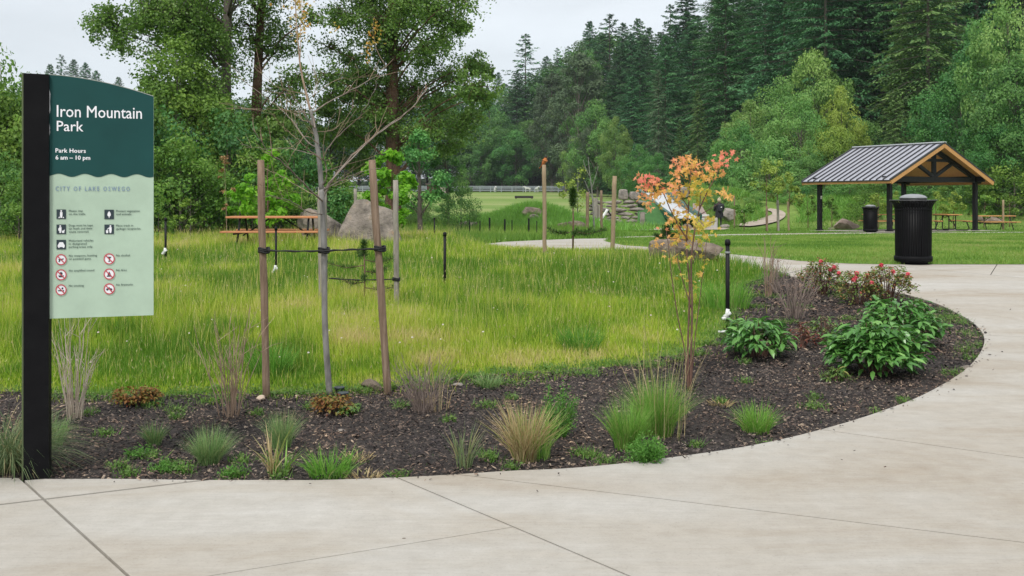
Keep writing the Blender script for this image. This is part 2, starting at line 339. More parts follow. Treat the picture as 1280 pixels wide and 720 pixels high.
def build_plaza():
    base = sheet(plaza, .9, -.004).ob('pavement', M_sub, kind='structure')
    g = sheet(plaza, .7, 0); V = np.concatenate(g.V); bm = bmesh.new(); vs = [bm.verts.new(p) for p in V]
    for q in np.concatenate(g.F):
        try: bm.faces.new([vs[i] for i in q])
        except ValueError: pass
    J = [((25, 604), (150, 720), .014, 0, .6), ((-300, 676), (257, 606.5), .022, .3, 0), ((494, 603), (765, 720), .011, 0, 1.5), ((565, 599), (1300, 689), .010, 0, 5),
         ((318, 720), (638, 667), .006, 1.5, 0), ((1028, 543), (1300, 581), .011, 0, 5), ((1226, 422.5), (1290, 424.5), .012, 0, 6), ((1150, 337.5), (1300, 352), .022, 6, 6),
         ((1246, 333), (1238, 346), .014, 1, 0), ((1000, 340), (1040, 330), .03, 1, 1), ((880, 327), (895, 316.5), .035, .6, .6)]
    for (a, b, w, ea, eb) in J:
        A = Vector(gp(*a)); B = Vector(gp(*b)); d = (B-A).normalized(); no = Vector((-d.y, d.x)); A -= d*ea; B += d*eb; L = (B-A).length
        for s_ in (-1, 1):
            bmesh.ops.bisect_plane(bm, geom=bm.verts[:]+bm.edges[:]+bm.faces[:], plane_co=(*(A+no*s_*w/2), 0), plane_no=(*no, 0), dist=1e-5)
        kill = []
        for f in bm.faces:
            c = f.calc_center_median(); r_ = Vector((c.x, c.y))-A
            if abs(r_.dot(no)) < w/2 and -.01 < r_.dot(d) < L: kill.append(f)
        bmesh.ops.delete(bm, geom=kill, context='FACES')
    bm.faces.ensure_lookup_table(); seen = set(); isl = []
    for f0 in bm.faces:
        if f0.index in seen: continue
        st = [f0]; seen.add(f0.index); cur = []
        while st:
            f = st.pop(); cur.append(f)
            for e_ in f.edges:
                for q in e_.link_faces:
                    if q.index not in seen: seen.add(q.index); st.append(q)
        isl.append(cur)
    for k, fs in enumerate(isl):
        if sum(f.calc_area() for f in fs) < .05: continue
        g = G(); vm_ = {}; P = []
        for f in fs:
            for v in f.verts:
                if v not in vm_: vm_[v] = len(P); P.append((v.co.x, v.co.y, zgf(v.co.x, v.co.y)+.026))
        n0 = len(P); top = [tuple(vm_[v] for v in f.verts) for f in fs]; side = []
        low = [(p[0], p[1], p[2]-.03) for p in P]; st_ = set(fs)
        for f in fs:
            for l in f.loops:
                if len([q for q in l.edge.link_faces if q in st_]) == 1:
                    a, b = vm_[l.vert], vm_[l.link_loop_next.vert]; side.append((a, a+n0, b+n0, b))
        g.add(P+low, top+side, (k*.377) % 1)
        g.ob('slab', M_conc, base)
    bm.free()
build_plaza()

# mulch bed: soil sheet with loose bark over it
M_soil = surf('dark_mulch_soil', [(.016, .013, .012), (.045, .036, .031), (.08, .065, .055)], 14, .95, 1, 45, dist=.03)
sheet(bed_poly, .5, 0.004).ob('mulch_bed', M_soil, kind='structure')
def chipmat():
    m, n, b = newmat('bark_chips'); c = ramp(n, [(.012, .010, .011), (.044, .036, .035), (.10, .077, .068), (.20, .15, .12), (.38, .31, .24)], [0, .28, .60, .86, 1]); n.links.new(rnd(n), c.inputs[0])
    zc = noise(n, 1.3, 4, .6); cc = ramp(n, [(.70, .72, .78), (1.0, .95, .90), (1.35, 1.15, 1.0)], [.35, .5, .68]); n.links.new(zc.outputs[0], cc.inputs[0])
    n.links.new(mix(n, c.outputs[0], cc.outputs[0], 1., 'MULTIPLY'), b.inputs['Base Color']); b.inputs['Roughness'].default_value = .75; b.inputs['Specular IOR Level'].default_value = .3; return m
def build_chips():
    bx = np.array(bed_poly); N = 620000
    P = np.column_stack([rng.uniform(-7.5, 9.5, N), rng.uniform(5, 16, N)]); keep = rng.random(N) < np.clip((7/P[:, 1])**1.6, 0, 1)
    P = P[keep]; ins = inside(P, bed_poly); nf = np.array(dense(bed_front, .1, False)); out_ = P[~ins]; dm_ = np.full(len(out_), 9.)
    for q_ in nf: dm_ = np.minimum(dm_, np.hypot(out_[:, 0]-q_[0], out_[:, 1]-q_[1]))
    sp_ = out_[(rng.random(len(out_)) < .25*np.exp(-dm_/.035)) | (rng.random(len(out_)) < .0012*np.exp(-dm_/.8))]; P = np.vstack([P[ins], sp_]); n = len(P)
    L = rng.gamma(3, .0035, n)+.006; w = L*rng.uniform(.25, .7, n); far = np.clip(P[:, 1]/7, 1, 2); L *= far; w *= far
    a = rng.uniform(0, 2*math.pi, n); tl = rng.normal(0, .3, n); rl = rng.normal(0, .35, n); z = zg(P[:, 0], P[:, 1])+.006+rng.random(n)*.02; z[-len(sp_):] += .022
    dx = np.stack([np.cos(a)*np.cos(tl), np.sin(a)*np.cos(tl), np.sin(tl)], 1); sd_ = np.stack([-np.sin(a)*np.cos(rl), np.cos(a)*np.cos(rl), np.sin(rl)], 1)
    c = np.column_stack([P, z]); up = np.cross(dx, sd_)*0.35
    q = lambda s, t, u=0: c+dx*(L*s)[:, None]*.5+sd_*(w*t)[:, None]*.5+up*(w*u)[:, None]
    V = np.stack([q(-1, -.8), q(1, -.5), q(.8, .9), q(-.9, 1), q(-.1, .1, 1)], 1)
    f = np.arange(n)[:, None]*5; F_ = np.concatenate([f+np.array([a_, b_, 4]) for a_, b_ in ((0, 1), (1, 2), (2, 3), (3, 0))])
    zz = np.sin(P[:, 0]*3.1+np.sin(P[:, 1]*4))*.12
    g = G(); g.add(V.reshape(-1, 3), F_, np.repeat(np.clip(rng.random(n)**1.5+zz*.6, 0, 1), 5)); g.ob('bark_mulch', chipmat(), kind='stuff', label='dark bark chips covering the planting bed beside the path')
build_chips()

# lawn and footpaths beyond
lawn_px_far = [(1400, 291.8), (1180, 292.2), (1000, 294.2), (880, 296.2), (800, 298), (762, 299.6)]
M_lawn = None
def lawnmat():
    m, n, b = newmat('mown_lawn'); z = noise(n, .5, 5, .6); c = ramp(n, [(.10, .21, .03), (.15, .275, .045), (.21, .32, .065), (.27, .33, .09)], [.3, .48, .62, .78]); n.links.new(z.outputs[0], c.inputs[0])
    z2 = noise(n, 14, 6, .8); c2 = ramp(n, [(.6, .65, .55), (1.2, 1.2, 1.1)], [.3, .7]); n.links.new(z2.outputs[0], c2.inputs[0])
    g = n.nodes.new('ShaderNodeNewGeometry'); s = n.nodes.new('ShaderNodeSeparateXYZ'); n.links.new(g.outputs['Position'], s.inputs[0])
    mu = n.nodes.new('ShaderNodeMath'); mu.operation = 'MULTIPLY'; mu.inputs[1].default_value = 3.4; n.links.new(s.outputs['Y'], mu.inputs[0]); si = n.nodes.new('ShaderNodeMath'); si.operation = 'SINE'; n.links.new(mu.outputs[0], si.inputs[0])
    c3 = ramp(n, [(.93, .95, .93), (1.05, 1.05, 1.0)], [.4, .6]); n.links.new(si.outputs[0], c3.inputs[0])
    col = mix(n, mix(n, c.outputs[0], c2.outputs[0], 1., 'MULTIPLY'), c3.outputs[0], .8, 'MULTIPLY')
    n.links.new(col, b.inputs['Base Color']); b.inputs['Roughness'].default_value = .9; b.inputs['Specular IOR Level'].default_value = .15; bump(n, b, z2.outputs[0], .7, .03); return m
lawn_poly = [gp(1400, 333)]+[(24, 17.15), gp(1200, 332.2)]+[p for p in path_far[::-1][:9]]+[gp(*p) for p in lawn_px_far[::-1]]+[(45, 44)]
lawn_poly = [p for p in lawn_poly[1:]]+[(34, 17.2)]
sheet(lawn_poly, .8, .03).ob('lawn', lawnmat(), kind='structure')
def strip_poly(pts, w):
    P = np.array(catmull(pts, 6)); T = nrm(np.gradient(P, axis=0)); N = np.column_stack([-T[:, 1], T[:, 0]]); w = np.interp(np.linspace(0, 1, len(P)), np.linspace(0, 1, len(w)), w)[:, None]/2 if hasattr(w, '__len__') else w/2
    return [tuple(p) for p in P+N*w]+[tuple(p) for p in (P-N*w)[::-1]]
fp = [gp(*p) for p in [(764, 298.3), (800, 297.1), (880, 295.2), (1000, 293), (1180, 291.3), (1400, 290.8)]]
sheet(strip_poly(fp, [1.5, 1.5, 1.6, 1.8, 1.8]), .7, .02).ob('footpath', M_conc, kind='structure')
M_gravel = surf('pale_play_surface', [(.30, .25, .20), (.42, .36, .30)], 2, .95, .5, 40)
def drape(pts, w, dz, name, mat): sheet(strip_poly(pts, w), .6, dz).ob(name, mat, kind='structure')
drape([gpf(926, 282.5), gpf(945, 279.5), gpf(962, 275), gpf(973, 269), gpf(970, 264.5), gpf(960, 262)], [1.3, 1.4, 1.4, .9, .6, .4], .03, 'winding_path', M_gravel)
drape([gpf(915, 263.5), gpf(932, 265.5), gpf(950, 268)], [.35, .35, .3], .05, 'upper_path', M_gravel)
sheet([at(772, 53), at(800, 50.5), at(850, 50), at(905, 52), at(912, 56), at(880, 61), at(840, 62.5), at(790, 61), at(768, 57)], .7, .03).ob('play_surface', M_gravel, kind='structure')
sheet([(14.2, 47.9), (16.4, 43.6), (23.6, 47.8), (21.4, 52.3)], .7, .045).ob('shelter_floor', M_conc, kind='structure')

# ------------------------------------------------------------------ grasses
def blades(g, P, h, w, lean, az=None, r=0, zoff=0, segs=2, droop=0.0, r_=None):
    r_ = r_ or rng; n = len(P); az = r_.uniform(0, 2*math.pi, n) if az is None else az
    lean = np.broadcast_to(lean, (n,)); h = np.broadcast_to(h, (n,)); w = np.broadcast_to(w, (n,)); r = np.broadcast_to(r, (n,))
    d = np.stack([np.cos(az), np.sin(az), np.zeros(n)], 1); fa = r_.uniform(0, 2*math.pi, n); s = np.stack([np.cos(fa), np.sin(fa), np.zeros(n)], 1)*(w/2)[:, None]
    base = np.column_stack([P[:, 0], P[:, 1], P[:, 2] if P.shape[1] > 2 else zg(P[:, 0], P[:, 1])+zoff])
    def pt(t): return base+d*(h*lean*t**1.8)[:, None]+np.array([0, 0, 1])*(h*(t*np.sqrt(np.clip(1-(lean*.6)**2, .1, 1))-droop*lean*t**3))[:, None]
    rows = []
    for k in range(segs):
        t = k/segs; rows += [pt(t)-s*(1-.35*t), pt(t)+s*(1-.35*t)]
    rows.append(pt(1.0)); V = np.stack(rows, 1); m = 2*segs+1; f = np.arange(n)[:, None]*m; F_ = []
    quads = [f+np.array([2*k, 2*k+1, 2*k+3, 2*k+2]) for k in range(segs-1)]
    if quads: F_.append(np.concatenate(quads))
    F_.append(f+np.array([m-3, m-2, m-1]))
    g.add(V.reshape(-1, 3), F_, np.repeat(r, m)); return g
M_meadow = leafmat('meadow_grass', [(.13, .27, .025), (.28, .43, .035), (.43, .54, .055), (.58, .57, .14), (.66, .55, .28)], .35, .6, [0, .35, .62, .85, 1])
meadow = bed_back[::-1]+path_near+[gp(590, 309), gp(560, 300), gp(-400, 300), gp(-500, 470)]
MEADOW_STUFF = []
def vnoise(x, y, s, seed=0):
    from mathutils import noise as N_
    return np.array([N_.noise((a*s, b*s, seed)) for a, b in zip(x, y)])
def field_noise(x, y, s, seed=0, det=3):          # cheap value noise, numpy
    r0 = np.random.default_rng(seed); T = r0.random((64, 64)); o = np.zeros(len(x)); am = 1; tot = 0
    for k in range(det):
        u = x*s*2**k+100; v = y*s*2**k+100; i = np.floor(u).astype(int); j = np.floor(v).astype(int); a = smooth(u-i); b = smooth(v-j)
        t = lambda p, q: T[p % 64, q % 64]
        o += am*((t(i, j)*(1-a)+t(i+1, j)*a)*(1-b)+(t(i, j+1)*(1-a)+t(i+1, j+1)*a)*b); tot += am; am *= .5
    return o/tot
SEED = []
def build_meadow():
    N = 900000
    Y = 6.5*(31/6.5)**rng.random(N); X = rng.uniform(-1, 1, N)*Y*.56; P = np.column_stack([X, Y])   # log in depth
    keep = rng.random(N) < np.clip(1.0, 0, 1)*.60; P = P[keep]
    # soft irregular edge to the bed
    Q = P+rng.normal(0, .17, P.shape)+.22*np.column_stack([0*P[:, 0], field_noise(P[:, 0], P[:, 1], 2.2, 77, 2)-.5])*2; P = P[inside(Q, meadow)]; n = len(P)
    x, y = P.T; a = field_noise(x, y, .35, 3); b = field_noise(x, y, 1.6, 5, 2); c = field_noise(x, y, .9, 8)
    # distance to the bed's back edge
    bb = np.array(dense(bed_back, .3, False)); dmin = np.full(n, 9.)
    for q in bb: dmin = np.minimum(dmin, np.hypot(x-q[0], y-q[1]))
    grow = .13+.32*smooth(dmin/.9)+.55*smooth((dmin-.5)/2.4)
    right = smooth((x-(-.5))/3.5)*smooth((y-9)/4)*(1-smooth((y-16)/3)); low = 1-.62*smooth((y-17)/4)*smooth((x+1.5)/1.5)
    h = (.02+.24*a+.17*b)*grow*(1+.70*right)*low*rng.uniform(.6, 1.3, n)
    thin = rng.random(n) < (.35+.65*smooth(dmin/.5)); P = P[thin]; h = h[thin]; a = a[thin]; b = b[thin]; c = c[thin]; n = len(P); y = P[:, 1]; dm = dmin[thin]
    w = .0017+.00042*y; d2 = field_noise(P[:, 0], P[:, 1], 2.6, 41, 2); col = np.clip(.30+1.9*(a-.5)+1.8*(c-.5)+.9*(d2-.5)-.06*smooth((y-12)/8)-.25*right[thin]+rng.normal(0, .14, n)+.22*(1-smooth((dm-.3)/1.4))*(rng.random(n) < .75)-.25*(rng.random(n) < .12), 0, 1)
    g = G(); blades(g, P, h, w*rng.uniform(.7, 1.5, n), rng.uniform(.05, .65, n), r=col, segs=2)
    # flowering stems, taller and straw coloured
    k = rng.random(n) < .09; m = k.sum(); blades(g, P[k], h[k]*rng.uniform(1.2, 1.75, m)*1.0, w[k]*.7, rng.uniform(.02, .3, m), r=np.clip(rng.normal(.85, .12, m), 0, 1), segs=2)
    # nodding seed heads on the tallest stems
    k = rng.random(n) < .012+.03*smooth((c-.55)/.1); m = k.sum(); c = np.column_stack([P[k]+rng.normal(0, .02, (m, 2)), zg(P[k, 0], P[k, 1])+h[k]*rng.uniform(1.0, 1.5, m)]); SEED.append((c, P[k, 1]))
    # basal thatch
    k = rng.random(n) < .25; m = k.sum(); blades(g, P[k], h[k]*.45, w[k]*1.8, rng.uniform(.3, .9, m), r=np.clip(col[k]*.7, 0, 1), segs=1)
    g.ob('meadow_grass', M_meadow, kind='stuff', label='tall yellow-green meadow grass behind the planting bed')
build_meadow()
def build_rough():                                # rougher grass beyond the paths
    g = G(); N = 130000; Y = 24*(75/24)**rng.random(N); X = rng.uniform(-.58, .58, N)*Y; P = np.column_stack([X, Y])
    pave = [strip_poly(fp, 1.9), lawn_poly, plaza, [(14.2, 47.9), (16.4, 43.6), (23.6, 47.8), (21.4, 52.3)],
            [at(772, 53), at(800, 50.5), at(850, 50), at(905, 52), at(912, 56), at(880, 61), at(840, 62.5), at(790, 61), at(768, 57)], strip_poly([at(928, 57), at(955, 60.5), at(978, 62.5), at(972, 65), at(962, 67.5)], 2), strip_poly([at(900, 66.5), at(925, 66), at(948, 67.5)], .7), meadow]
    k = np.ones(len(P), bool)
    for q in pave: k &= ~inside(P, q)
    P = P[k]; n = len(P); x, y = P.T; a = field_noise(x, y, .25, 13)
    short = smooth((x-3)/2.5)*smooth((62-y)/4)*1.2
    h = (.12+.38*a)*rng.uniform(.6, 1.4, n)*(1-.65*short); pink = ((x < 2) & (y > 33) & (y < 39))*.38
    blades(g, P, h, .012+.0006*y, rng.uniform(.1, .7, n), r=np.clip(.02+.5*a*a+pink+rng.normal(0, .09, n), 0, 1), segs=1)
    g.ob('rough_grass', leafmat('rough_grass_blades', [(.12, .24, .035), (.18, .33, .05), (.28, .40, .08), (.42, .38, .18), (.46, .34, .24)], .35, .6), kind='stuff', label='rougher green grass beyond the path and lawn')
build_rough()
def build_lawn_blades():
    N = 150000; Y = 16*(46/16)**rng.random(N); X = rng.uniform(-.05, .58, N)*Y; P = np.column_stack([X, Y]); P = P[inside(P+rng.normal(0, .05, P.shape), lawn_poly)]; n = len(P)
    g = G(); P3 = np.column_stack([P, zg(P[:, 0], P[:, 1])+.03]); blades(g, P3, rng.uniform(.03, .06, n), .004+.0005*P[:, 1], rng.uniform(.1, .6, n), r=np.clip(1.6*(field_noise(P[:, 0], P[:, 1], .6, 31)-.5)+rng.normal(.42, .2, n), 0, 1), segs=1)
    g.ob('lawn_grass', leafmat('lawn_blades', [(.10, .21, .03), (.17, .30, .045), (.25, .36, .07), (.36, .38, .14)], .3, .6), kind='stuff', label='short mown grass blades of the lawn')
build_lawn_blades()
def build_weeds():                                # ground cover sprinkled over the bed and thick along its tip
    g = G(); gl = G(); 
    C = [(190, 575, .05), (215, 588, .07), (150, 588, .05), (300, 580, .06), (232, 592, .07), (160, 596, .06), (500, 600, .05), (560, 470, .05), (600, 482, .09), (640, 500, .05), (560, 528, .04),
         (610, 510, .10), (640, 590, .05), (610, 573, .05), (728, 570, .07), (760, 582, .07), (640, 482, .12), (615, 578, .06), (1018, 512, .10), (1045, 475, .12), (900, 505, .04), (930, 480, .05),
         (1020, 500, .05), (960, 560, .06), (1130, 505, .06), (1212, 420, .16), (1222, 435, .16), (1200, 405, .2), (1190, 398, .18), (1215, 450, .12), (1195, 470, .12), (1180, 400, .2), (1170, 410, .14), (1150, 425, .1), (960, 372, .2), (945, 385, .14), (1000, 385, .15), (985, 405, .12), (1060, 400, .1), (1050, 372, .16), (1110, 395, .1),
         (740, 575, .05), (800, 578, .04), (700, 470, .1), (740, 470, .1), (930, 455, .07), (110, 520, .06), (70, 540, .08), (130, 545, .06), (190, 510, .1), (220, 515, .08), (260, 505, .1), (320, 520, .05), (220, 525, .05), (390, 512, .08), (440, 515, .05), (500, 510, .07), (290, 600, .06), (420, 602, .05), (350, 600, .05), (870, 560, .04), (1100, 520, .05), (1180, 390, .12), (1150, 378, .1), (1205, 440, .08)]
    edge = [(q_[0], q_[1]+rng.uniform(-.28, .15), rng.uniform(.05, .15)) for q_ in dense(bed_back, .30, False) if abs(q_[0]) < 9]
    for (px, py, r0) in C+edge:
        x, y = gp(px, py) if px > 20 else (px, py); n = int(50+600*r0); P = np.column_stack([rng.normal(x, r0*.55, n), rng.normal(y, r0*.55, n)])
        P = P[inside(P, bed_poly) | (px < 20)]
        if len(P) < 3: continue
        n = len(P); blades(g, P, rng.uniform(.015, .07, n)*(1+r0*2), rng.uniform(.004, .009, n), rng.uniform(.2, 1.1, n), r=np.clip(rng.normal(.3, .18, n), 0, 1), segs=1)
        m = n//3; c = np.column_stack([P[:m], zg(P[:m, 0], P[:m, 1])+rng.uniform(.01, .05, m)]); leafcards(gl, c, nrm(np.column_stack([rng.normal(0, .5, m), rng.normal(0, .5, m), np.ones(m)])), rng.uniform(.012, .03, m), .75, np.clip(rng.normal(.5, .2, m), 0, 1))
    N = 2600; P = np.column_stack([rng.uniform(-4, 8, N), rng.uniform(5.2, 14, N)]); P = P[inside(P, bed_poly)]; P = P[field_noise(P[:, 0], P[:, 1], 1.1, 21) > .56]; n = len(P)
    blades(g, P, rng.uniform(.01, .05, n), .005, rng.uniform(.2, 1, n), r=np.clip(rng.normal(.3, .2, n), 0, 1), segs=1)
    g.ob('bed_weeds', leafmat('weed_grass', [(.08, .19, .03), (.14, .29, .05), (.24, .38, .09), (.42, .42, .17)], .3), kind='stuff', label='small green weeds and grass seedlings sprinkled over the bark mulch')
    gl.ob('weed_leaves', leafmat('weed_leaf', [(.06, .13, .03), (.12, .22, .05), (.22, .30, .07)], .3), kind='stuff', label='tiny broad weed leaves lying among the bark chips')
def leafcards(g, c, nrm_, size, asp=.5, r=0, along=None, fold=.25, r_=None):
    r_ = r_ or rng; n = len(c)
    if n == 0: return g
    size = np.broadcast_to(size, (n,)); r = np.broadcast_to(r, (n,))
    a = r_.normal(size=(n, 3)) if along is None else along
    a = nrm(a-nrm_*np.sum(a*nrm_, 1, keepdims=True)); b = np.cross(nrm_, a); L = size[:, None]; w = L*asp/2
    v0 = c-a*L*.5; v2 = c+a*L*.5; v1 = c-a*L*.05+b*w+nrm_*w*fold; v3 = c-a*L*.05-b*w+nrm_*w*fold
    V = np.stack([v0, v1, v2, v3], 1); f = np.arange(n)[:, None]*4
    g.add(V.reshape(-1, 3), np.concatenate([f+np.array([0, 2, 1]), f+np.array([0, 3, 2])]), np.repeat(r, 4)); return g
build_weeds()
def build_seedheads():
    c, y = SEED[0]; m = len(c); g = G(); al = nrm(np.column_stack([rng.normal(0, .5, m), rng.normal(0, .5, m), np.ones(m)])); leafcards(g, c, nrm(np.cross(al, rng.normal(size=(m, 3)))), .022+.0014*y, .20, rng.random(m), along=al)
    g.ob('seed_heads', leafmat('grass_seed_heads', [(.36, .36, .13), (.50, .46, .22), (.44, .36, .24)], .3), kind='stuff', label='pale feathery seed heads over the meadow grass')
build_seedheads()
def build_flowers():
    n = 110; Y = 8+14*rng.random(n)**1.3; X = rng.uniform(-.5, .25, n)*Y; P = np.column_stack([X, Y]); P = P[inside(P, meadow)]; n = len(P)
    z = zg(P[:, 0], P[:, 1])+rng.uniform(.16, .34, n); g = G()
    for k in range(n):
        t = np.arange(6)*math.pi/3; r0 = rng.uniform(.005, .012); V = np.column_stack([P[k, 0]+r0*np.cos(t), P[k, 1]+.6*r0*np.sin(t), z[k]+r0*.6*np.sin(t)]); V = np.vstack([V, [P[k, 0], P[k, 1]-.003, z[k]+.006]]); g.add(V, [(i, (i+1) % 6, 6) for i in range(6)], rng.random())
    g.ob('meadow_flowers', leafmat('clover_flowers', [(.75, .72, .66), (.8, .62, .62)], .3), kind='stuff', label='small white wildflowers dotted through the meadow grass')
build_flowers()
# ------------------------------------------------------------------ park sign
def build_sign():
    X0, Y0 = -2.462, 5.30; ux, uy = .952, .307; s_ = math.hypot(ux, uy); ux /= s_; uy /= s_
    rz = math.atan2(uy, ux)
    t = thing('park_sign', 'tall park rules sign with dark green and pale green panel on a black post', 'sign', (X0, Y0, 0), rz)
    def uz(px, py):
        k = (px-640)/F; u = (k*Y0-X0)/(ux-k*uy); return u, EYE+(HZ-py)*(Y0+u*uy)/F
    U1 = uz(192, 250)[0]
    g = G(); zl = uz(36, 92.5)[1]; zr = uz(62, 94)[1]
    v = [(-.122, -.035, -.1), (0, -.035, -.1), (0, .075, -.1), (-.122, .075, -.1), (-.122, -.035, zl), (0, -.035, zr), (0, .075, zr), (-.122, .075, zl)]
    g.add(v, BOXF); g.ob('post', M_black, t)
    g = G(); v = np.array([(-.131, -.028, .0), (-.1225, -.028, .0), (-.1225, .07, .0), (-.131, .07, 0), (-.131, -.028, zl+.002), (-.1225, -.028, zl+.002), (-.1225, .07, zl+.002), (-.131, .07, zl+.002)]); g.add(v, BOXF)
    g.ob('back_panel_edge', plain('olive_edge', (.09, .12, .05)), t)
    def ztop(u): return zr-.0+(uz(192, 121)[1]-zr)*(u/U1)**1.75 if u > 0 else zr
    zb = uz(62, 398)[1]; us = np.linspace(0.0012, U1, 60)
    zw = lambda u: uz(62, 219)[1]+.0085*math.sin(u/U1*4*2*math.pi-.6)
    def plate(name, mat, lo, hi, y0, y1, par):
        g = G(); n = len(us); A = [(u, y0, lo(u)) for u in us]+[(u, y0, hi(u)) for u in us]; B = [(p[0], y1, p[2]) for p in A]; fs = []
        for i in range(n-1):
            fs += [(i, i+1, n+i+1, n+i), (2*n+i, 3*n+i, 3*n+i+1, 2*n+i+1), (i, 2*n+i, 2*n+i+1, i+1), (n+i, n+i+1, 3*n+i+1, 3*n+i)]
        fs += [(0, n, 3*n, 2*n), (n-1, 3*n-1, 4*n-1, 2*n-1)]
        return g.add(A+B, fs).ob(name, mat, par)
    M_pale = plain('pale_green_print', (.40, .52, .41), .45); M_dark = plain('dark_teal_print', (.010, .060, .058), .6, 0, .2)
    panel = plate('panel', M_pale, lambda u: zb, ztop, -.012, .03, t)
    plate('header_field', M_dark, zw, lambda u: ztop(u)-.0006, -.0142, -.0121, panel)
    g = G(); bars = []
    for u in us: pass
    plate('top_edge', plain('brushed_edge', (.45, .46, .43), .35, .6), lambda u: ztop(u)+.0001, lambda u: ztop(u)+.0035, -.0150, .0302, panel)
    for (ya, yb, wd) in ((112, 143, 1.3), (155, 170, .9)):                  # paint worn off the panel's edge
        A_ = [uz(62.3, ya), uz(62.3+wd, ya+6), uz(62.3+wd*.5, (ya+yb)/2), uz(62.3+wd, yb-5), uz(62.3, yb)]; me = bpy.data.meshes.new('scuff'); me.from_pydata([(u, -.0155, z) for u, z in A_], [], [(0, 1, 2, 3, 4)]); ob('scuff', me, plain('bare_scuffed_metal', (.6, .62, .64)), panel)
    M_ink = plain('dark_ink', (.018, .035, .045)); M_wt = plain('white_print', (.80, .80, .84)); M_red = plain('red_print', (.50, .06, .08)); M_blue = plain('grey_blue_print', (.19, .27, .40)); M_small = plain('small_print_ink', (.05, .085, .075))
    def text(body, px0, px1, ytop, ybot, mat, name='lettering', off=.0, sp=1.0, y=-.0152, capref=None):
        cu = bpy.data.curves.new('lettering', 'FONT'); cu.body = body; cu.size = 1; cu.offset = 0; cu.resolution_u = 2; cu.space_character = sp; cu.fill_mode = 'FRONT'
        tmp = bpy.data.objects.new('tmp', cu); COL.objects.link(tmp); bpy.context.view_layer.update()
        me = bpy.data.meshes.new_from_object(tmp); bpy.data.objects.remove(tmp); bpy.data.curves.remove(cu)
        bold = off; V = np.zeros(len(me.vertices)*3); me.vertices.foreach_get('co', V); V = V.reshape(-1, 3)
        mn, mx_ = V[:, :2].min(0), V[:, :2].max(0); 
        u0, z1 = uz(px0, ytop); u1 = uz(px1, ytop)[0]; z0 = uz(px0, ybot)[1]
        if capref: mn[1], mx_[1] = capref                      # measured by its capitals, descenders hang below
        W_ = np.column_stack([u0+(V[:, 0]-mn[0])/(mx_[0]-mn[0])*(u1-u0), np.full(len(V), y), z0+(V[:, 1]-mn[1])/(mx_[1]-mn[1])*(z1-z0)])
        k_ = bold*(u1-u0)/(mx_[0]-mn[0]); F_ = [tuple(p.vertices) for p in me.polygons]; nn = len(W_); vs = []; fs = []
        for q_, (a_, b_) in enumerate(((0, 0), (k_, 0), (-k_, 0), (0, k_*.7), (0, -k_*.7))):       # stroke weight: the same print five times, a hair apart
            vs.append(W_+np.array([a_, -.00008*q_, b_])); fs += [tuple(i+q_*nn for i in f) for f in F_]
        bpy.data.meshes.remove(me); me = bpy.data.meshes.new(name); me.from_pydata(np.vstack(vs).tolist(), [], fs); me.update()
        return ob(name, me, mat, panel)
    CAP = (0, .70)
    text('Iron Mountain', 71.5, 177.5, 131.3, 146.2, M_wt, off=.006, capref=CAP); text('Park', 71.5, 104.5, 151, 163.8, M_wt, off=.006, capref=CAP)
    text('Park Hours', 70, 107.5, 185.5, 190.7, M_wt, off=.022, sp=1.05, capref=CAP); text('6 am \u2013 10 pm', 70, 113, 194.2, 199.4, M_wt, off=.022, capref=CAP)
    text('CITY OF LAKE OSWEGO', 70, 162.5, 233, 238.6, M_blue, off=.01, sp=1.45)
    def lines(px, py, L, w):
        for k, (b, ww) in enumerate(zip(L, w)): text(b, px, px+ww, py+k*3.9, py+2.5+k*3.9, M_small, off=.01, capref=CAP)
    lines(86.5, 262.2, ['Please stay', 'on the trails.'], [17.5, 21]); lines(86.5, 280.4, ['Dogs must be kept', 'on leash and their', 'waste removed.'], [30, 29.5, 25])
    lines(86.5, 299.4, ['Motorized vehicles', 'in designated', 'parking areas only.'], [30.5, 22, 30]); lines(86.5, 318.2, ['No weapons, hunting', 'or pointed guns.'], [35, 28])
    lines(86.5, 336.8, ['No amplified sound'], [31.5]); lines(86.5, 355.6, ['No smoking'], [18.5])
    lines(145.5, 262.4, ['Protect vegetation', 'and animals.'], [29.5, 19.5]); lines(145.5, 280.6, ['Place trash in', 'garbage receptacles.'], [21, 31])
    lines(145.5, 317.8, ['No alcohol'], [17]); lines(145.5, 336.2, ['No fires'], [13]); lines(145.5, 354.4, ['No fireworks'], [21])
    def poly(pts, mat, name, y, par=panel):                  # pts in photo px round a centre, laid into the panel plane
        V = [(uz(*p)[0], y, uz(*p)[1]) for p in pts]; me = bpy.data.meshes.new(name); me.from_pydata(V, [], [tuple(range(len(V)))]); me.update(); return ob(name, me, mat, par)
    def discs(cx, cy, r0, r1, mat, name, y, par=panel, n=28):
        t_ = np.arange(n)*2*math.pi/n; A = [(cx+r1*math.cos(a), cy+r1*math.sin(a)) for a in t_]
        if r0 == 0: return poly(A, mat, name, y, par)
        B = [(cx+r0*math.cos(a), cy+r0*math.sin(a)) for a in t_]; V = [(uz(*p)[0], y, uz(*p)[1]) for p in A+B]
        me = bpy.data.meshes.new(name); me.from_pydata(V, [], [(i, (i+1) % n, n+(i+1) % n, n+i) for i in range(n)]); me.update(); return ob(name, me, mat, par)
    def multi(shapes, mat, name, y, cx, cy, s=1):
        g_ = G()
        for sh in shapes:
            V = [(uz(cx+a*s, cy+b*s)[0], y, uz(cx+a*s, cy+b*s)[1]) for a, b in sh]; g_.add(V, [tuple(range(len(V)))])
        me = g_.mesh(name); return ob(name, me, mat, panel)
    circ = lambda x, y, r, n=10: [(x+r*math.cos(a), y+r*math.sin(a)) for a in np.arange(n)*2*math.pi/n]
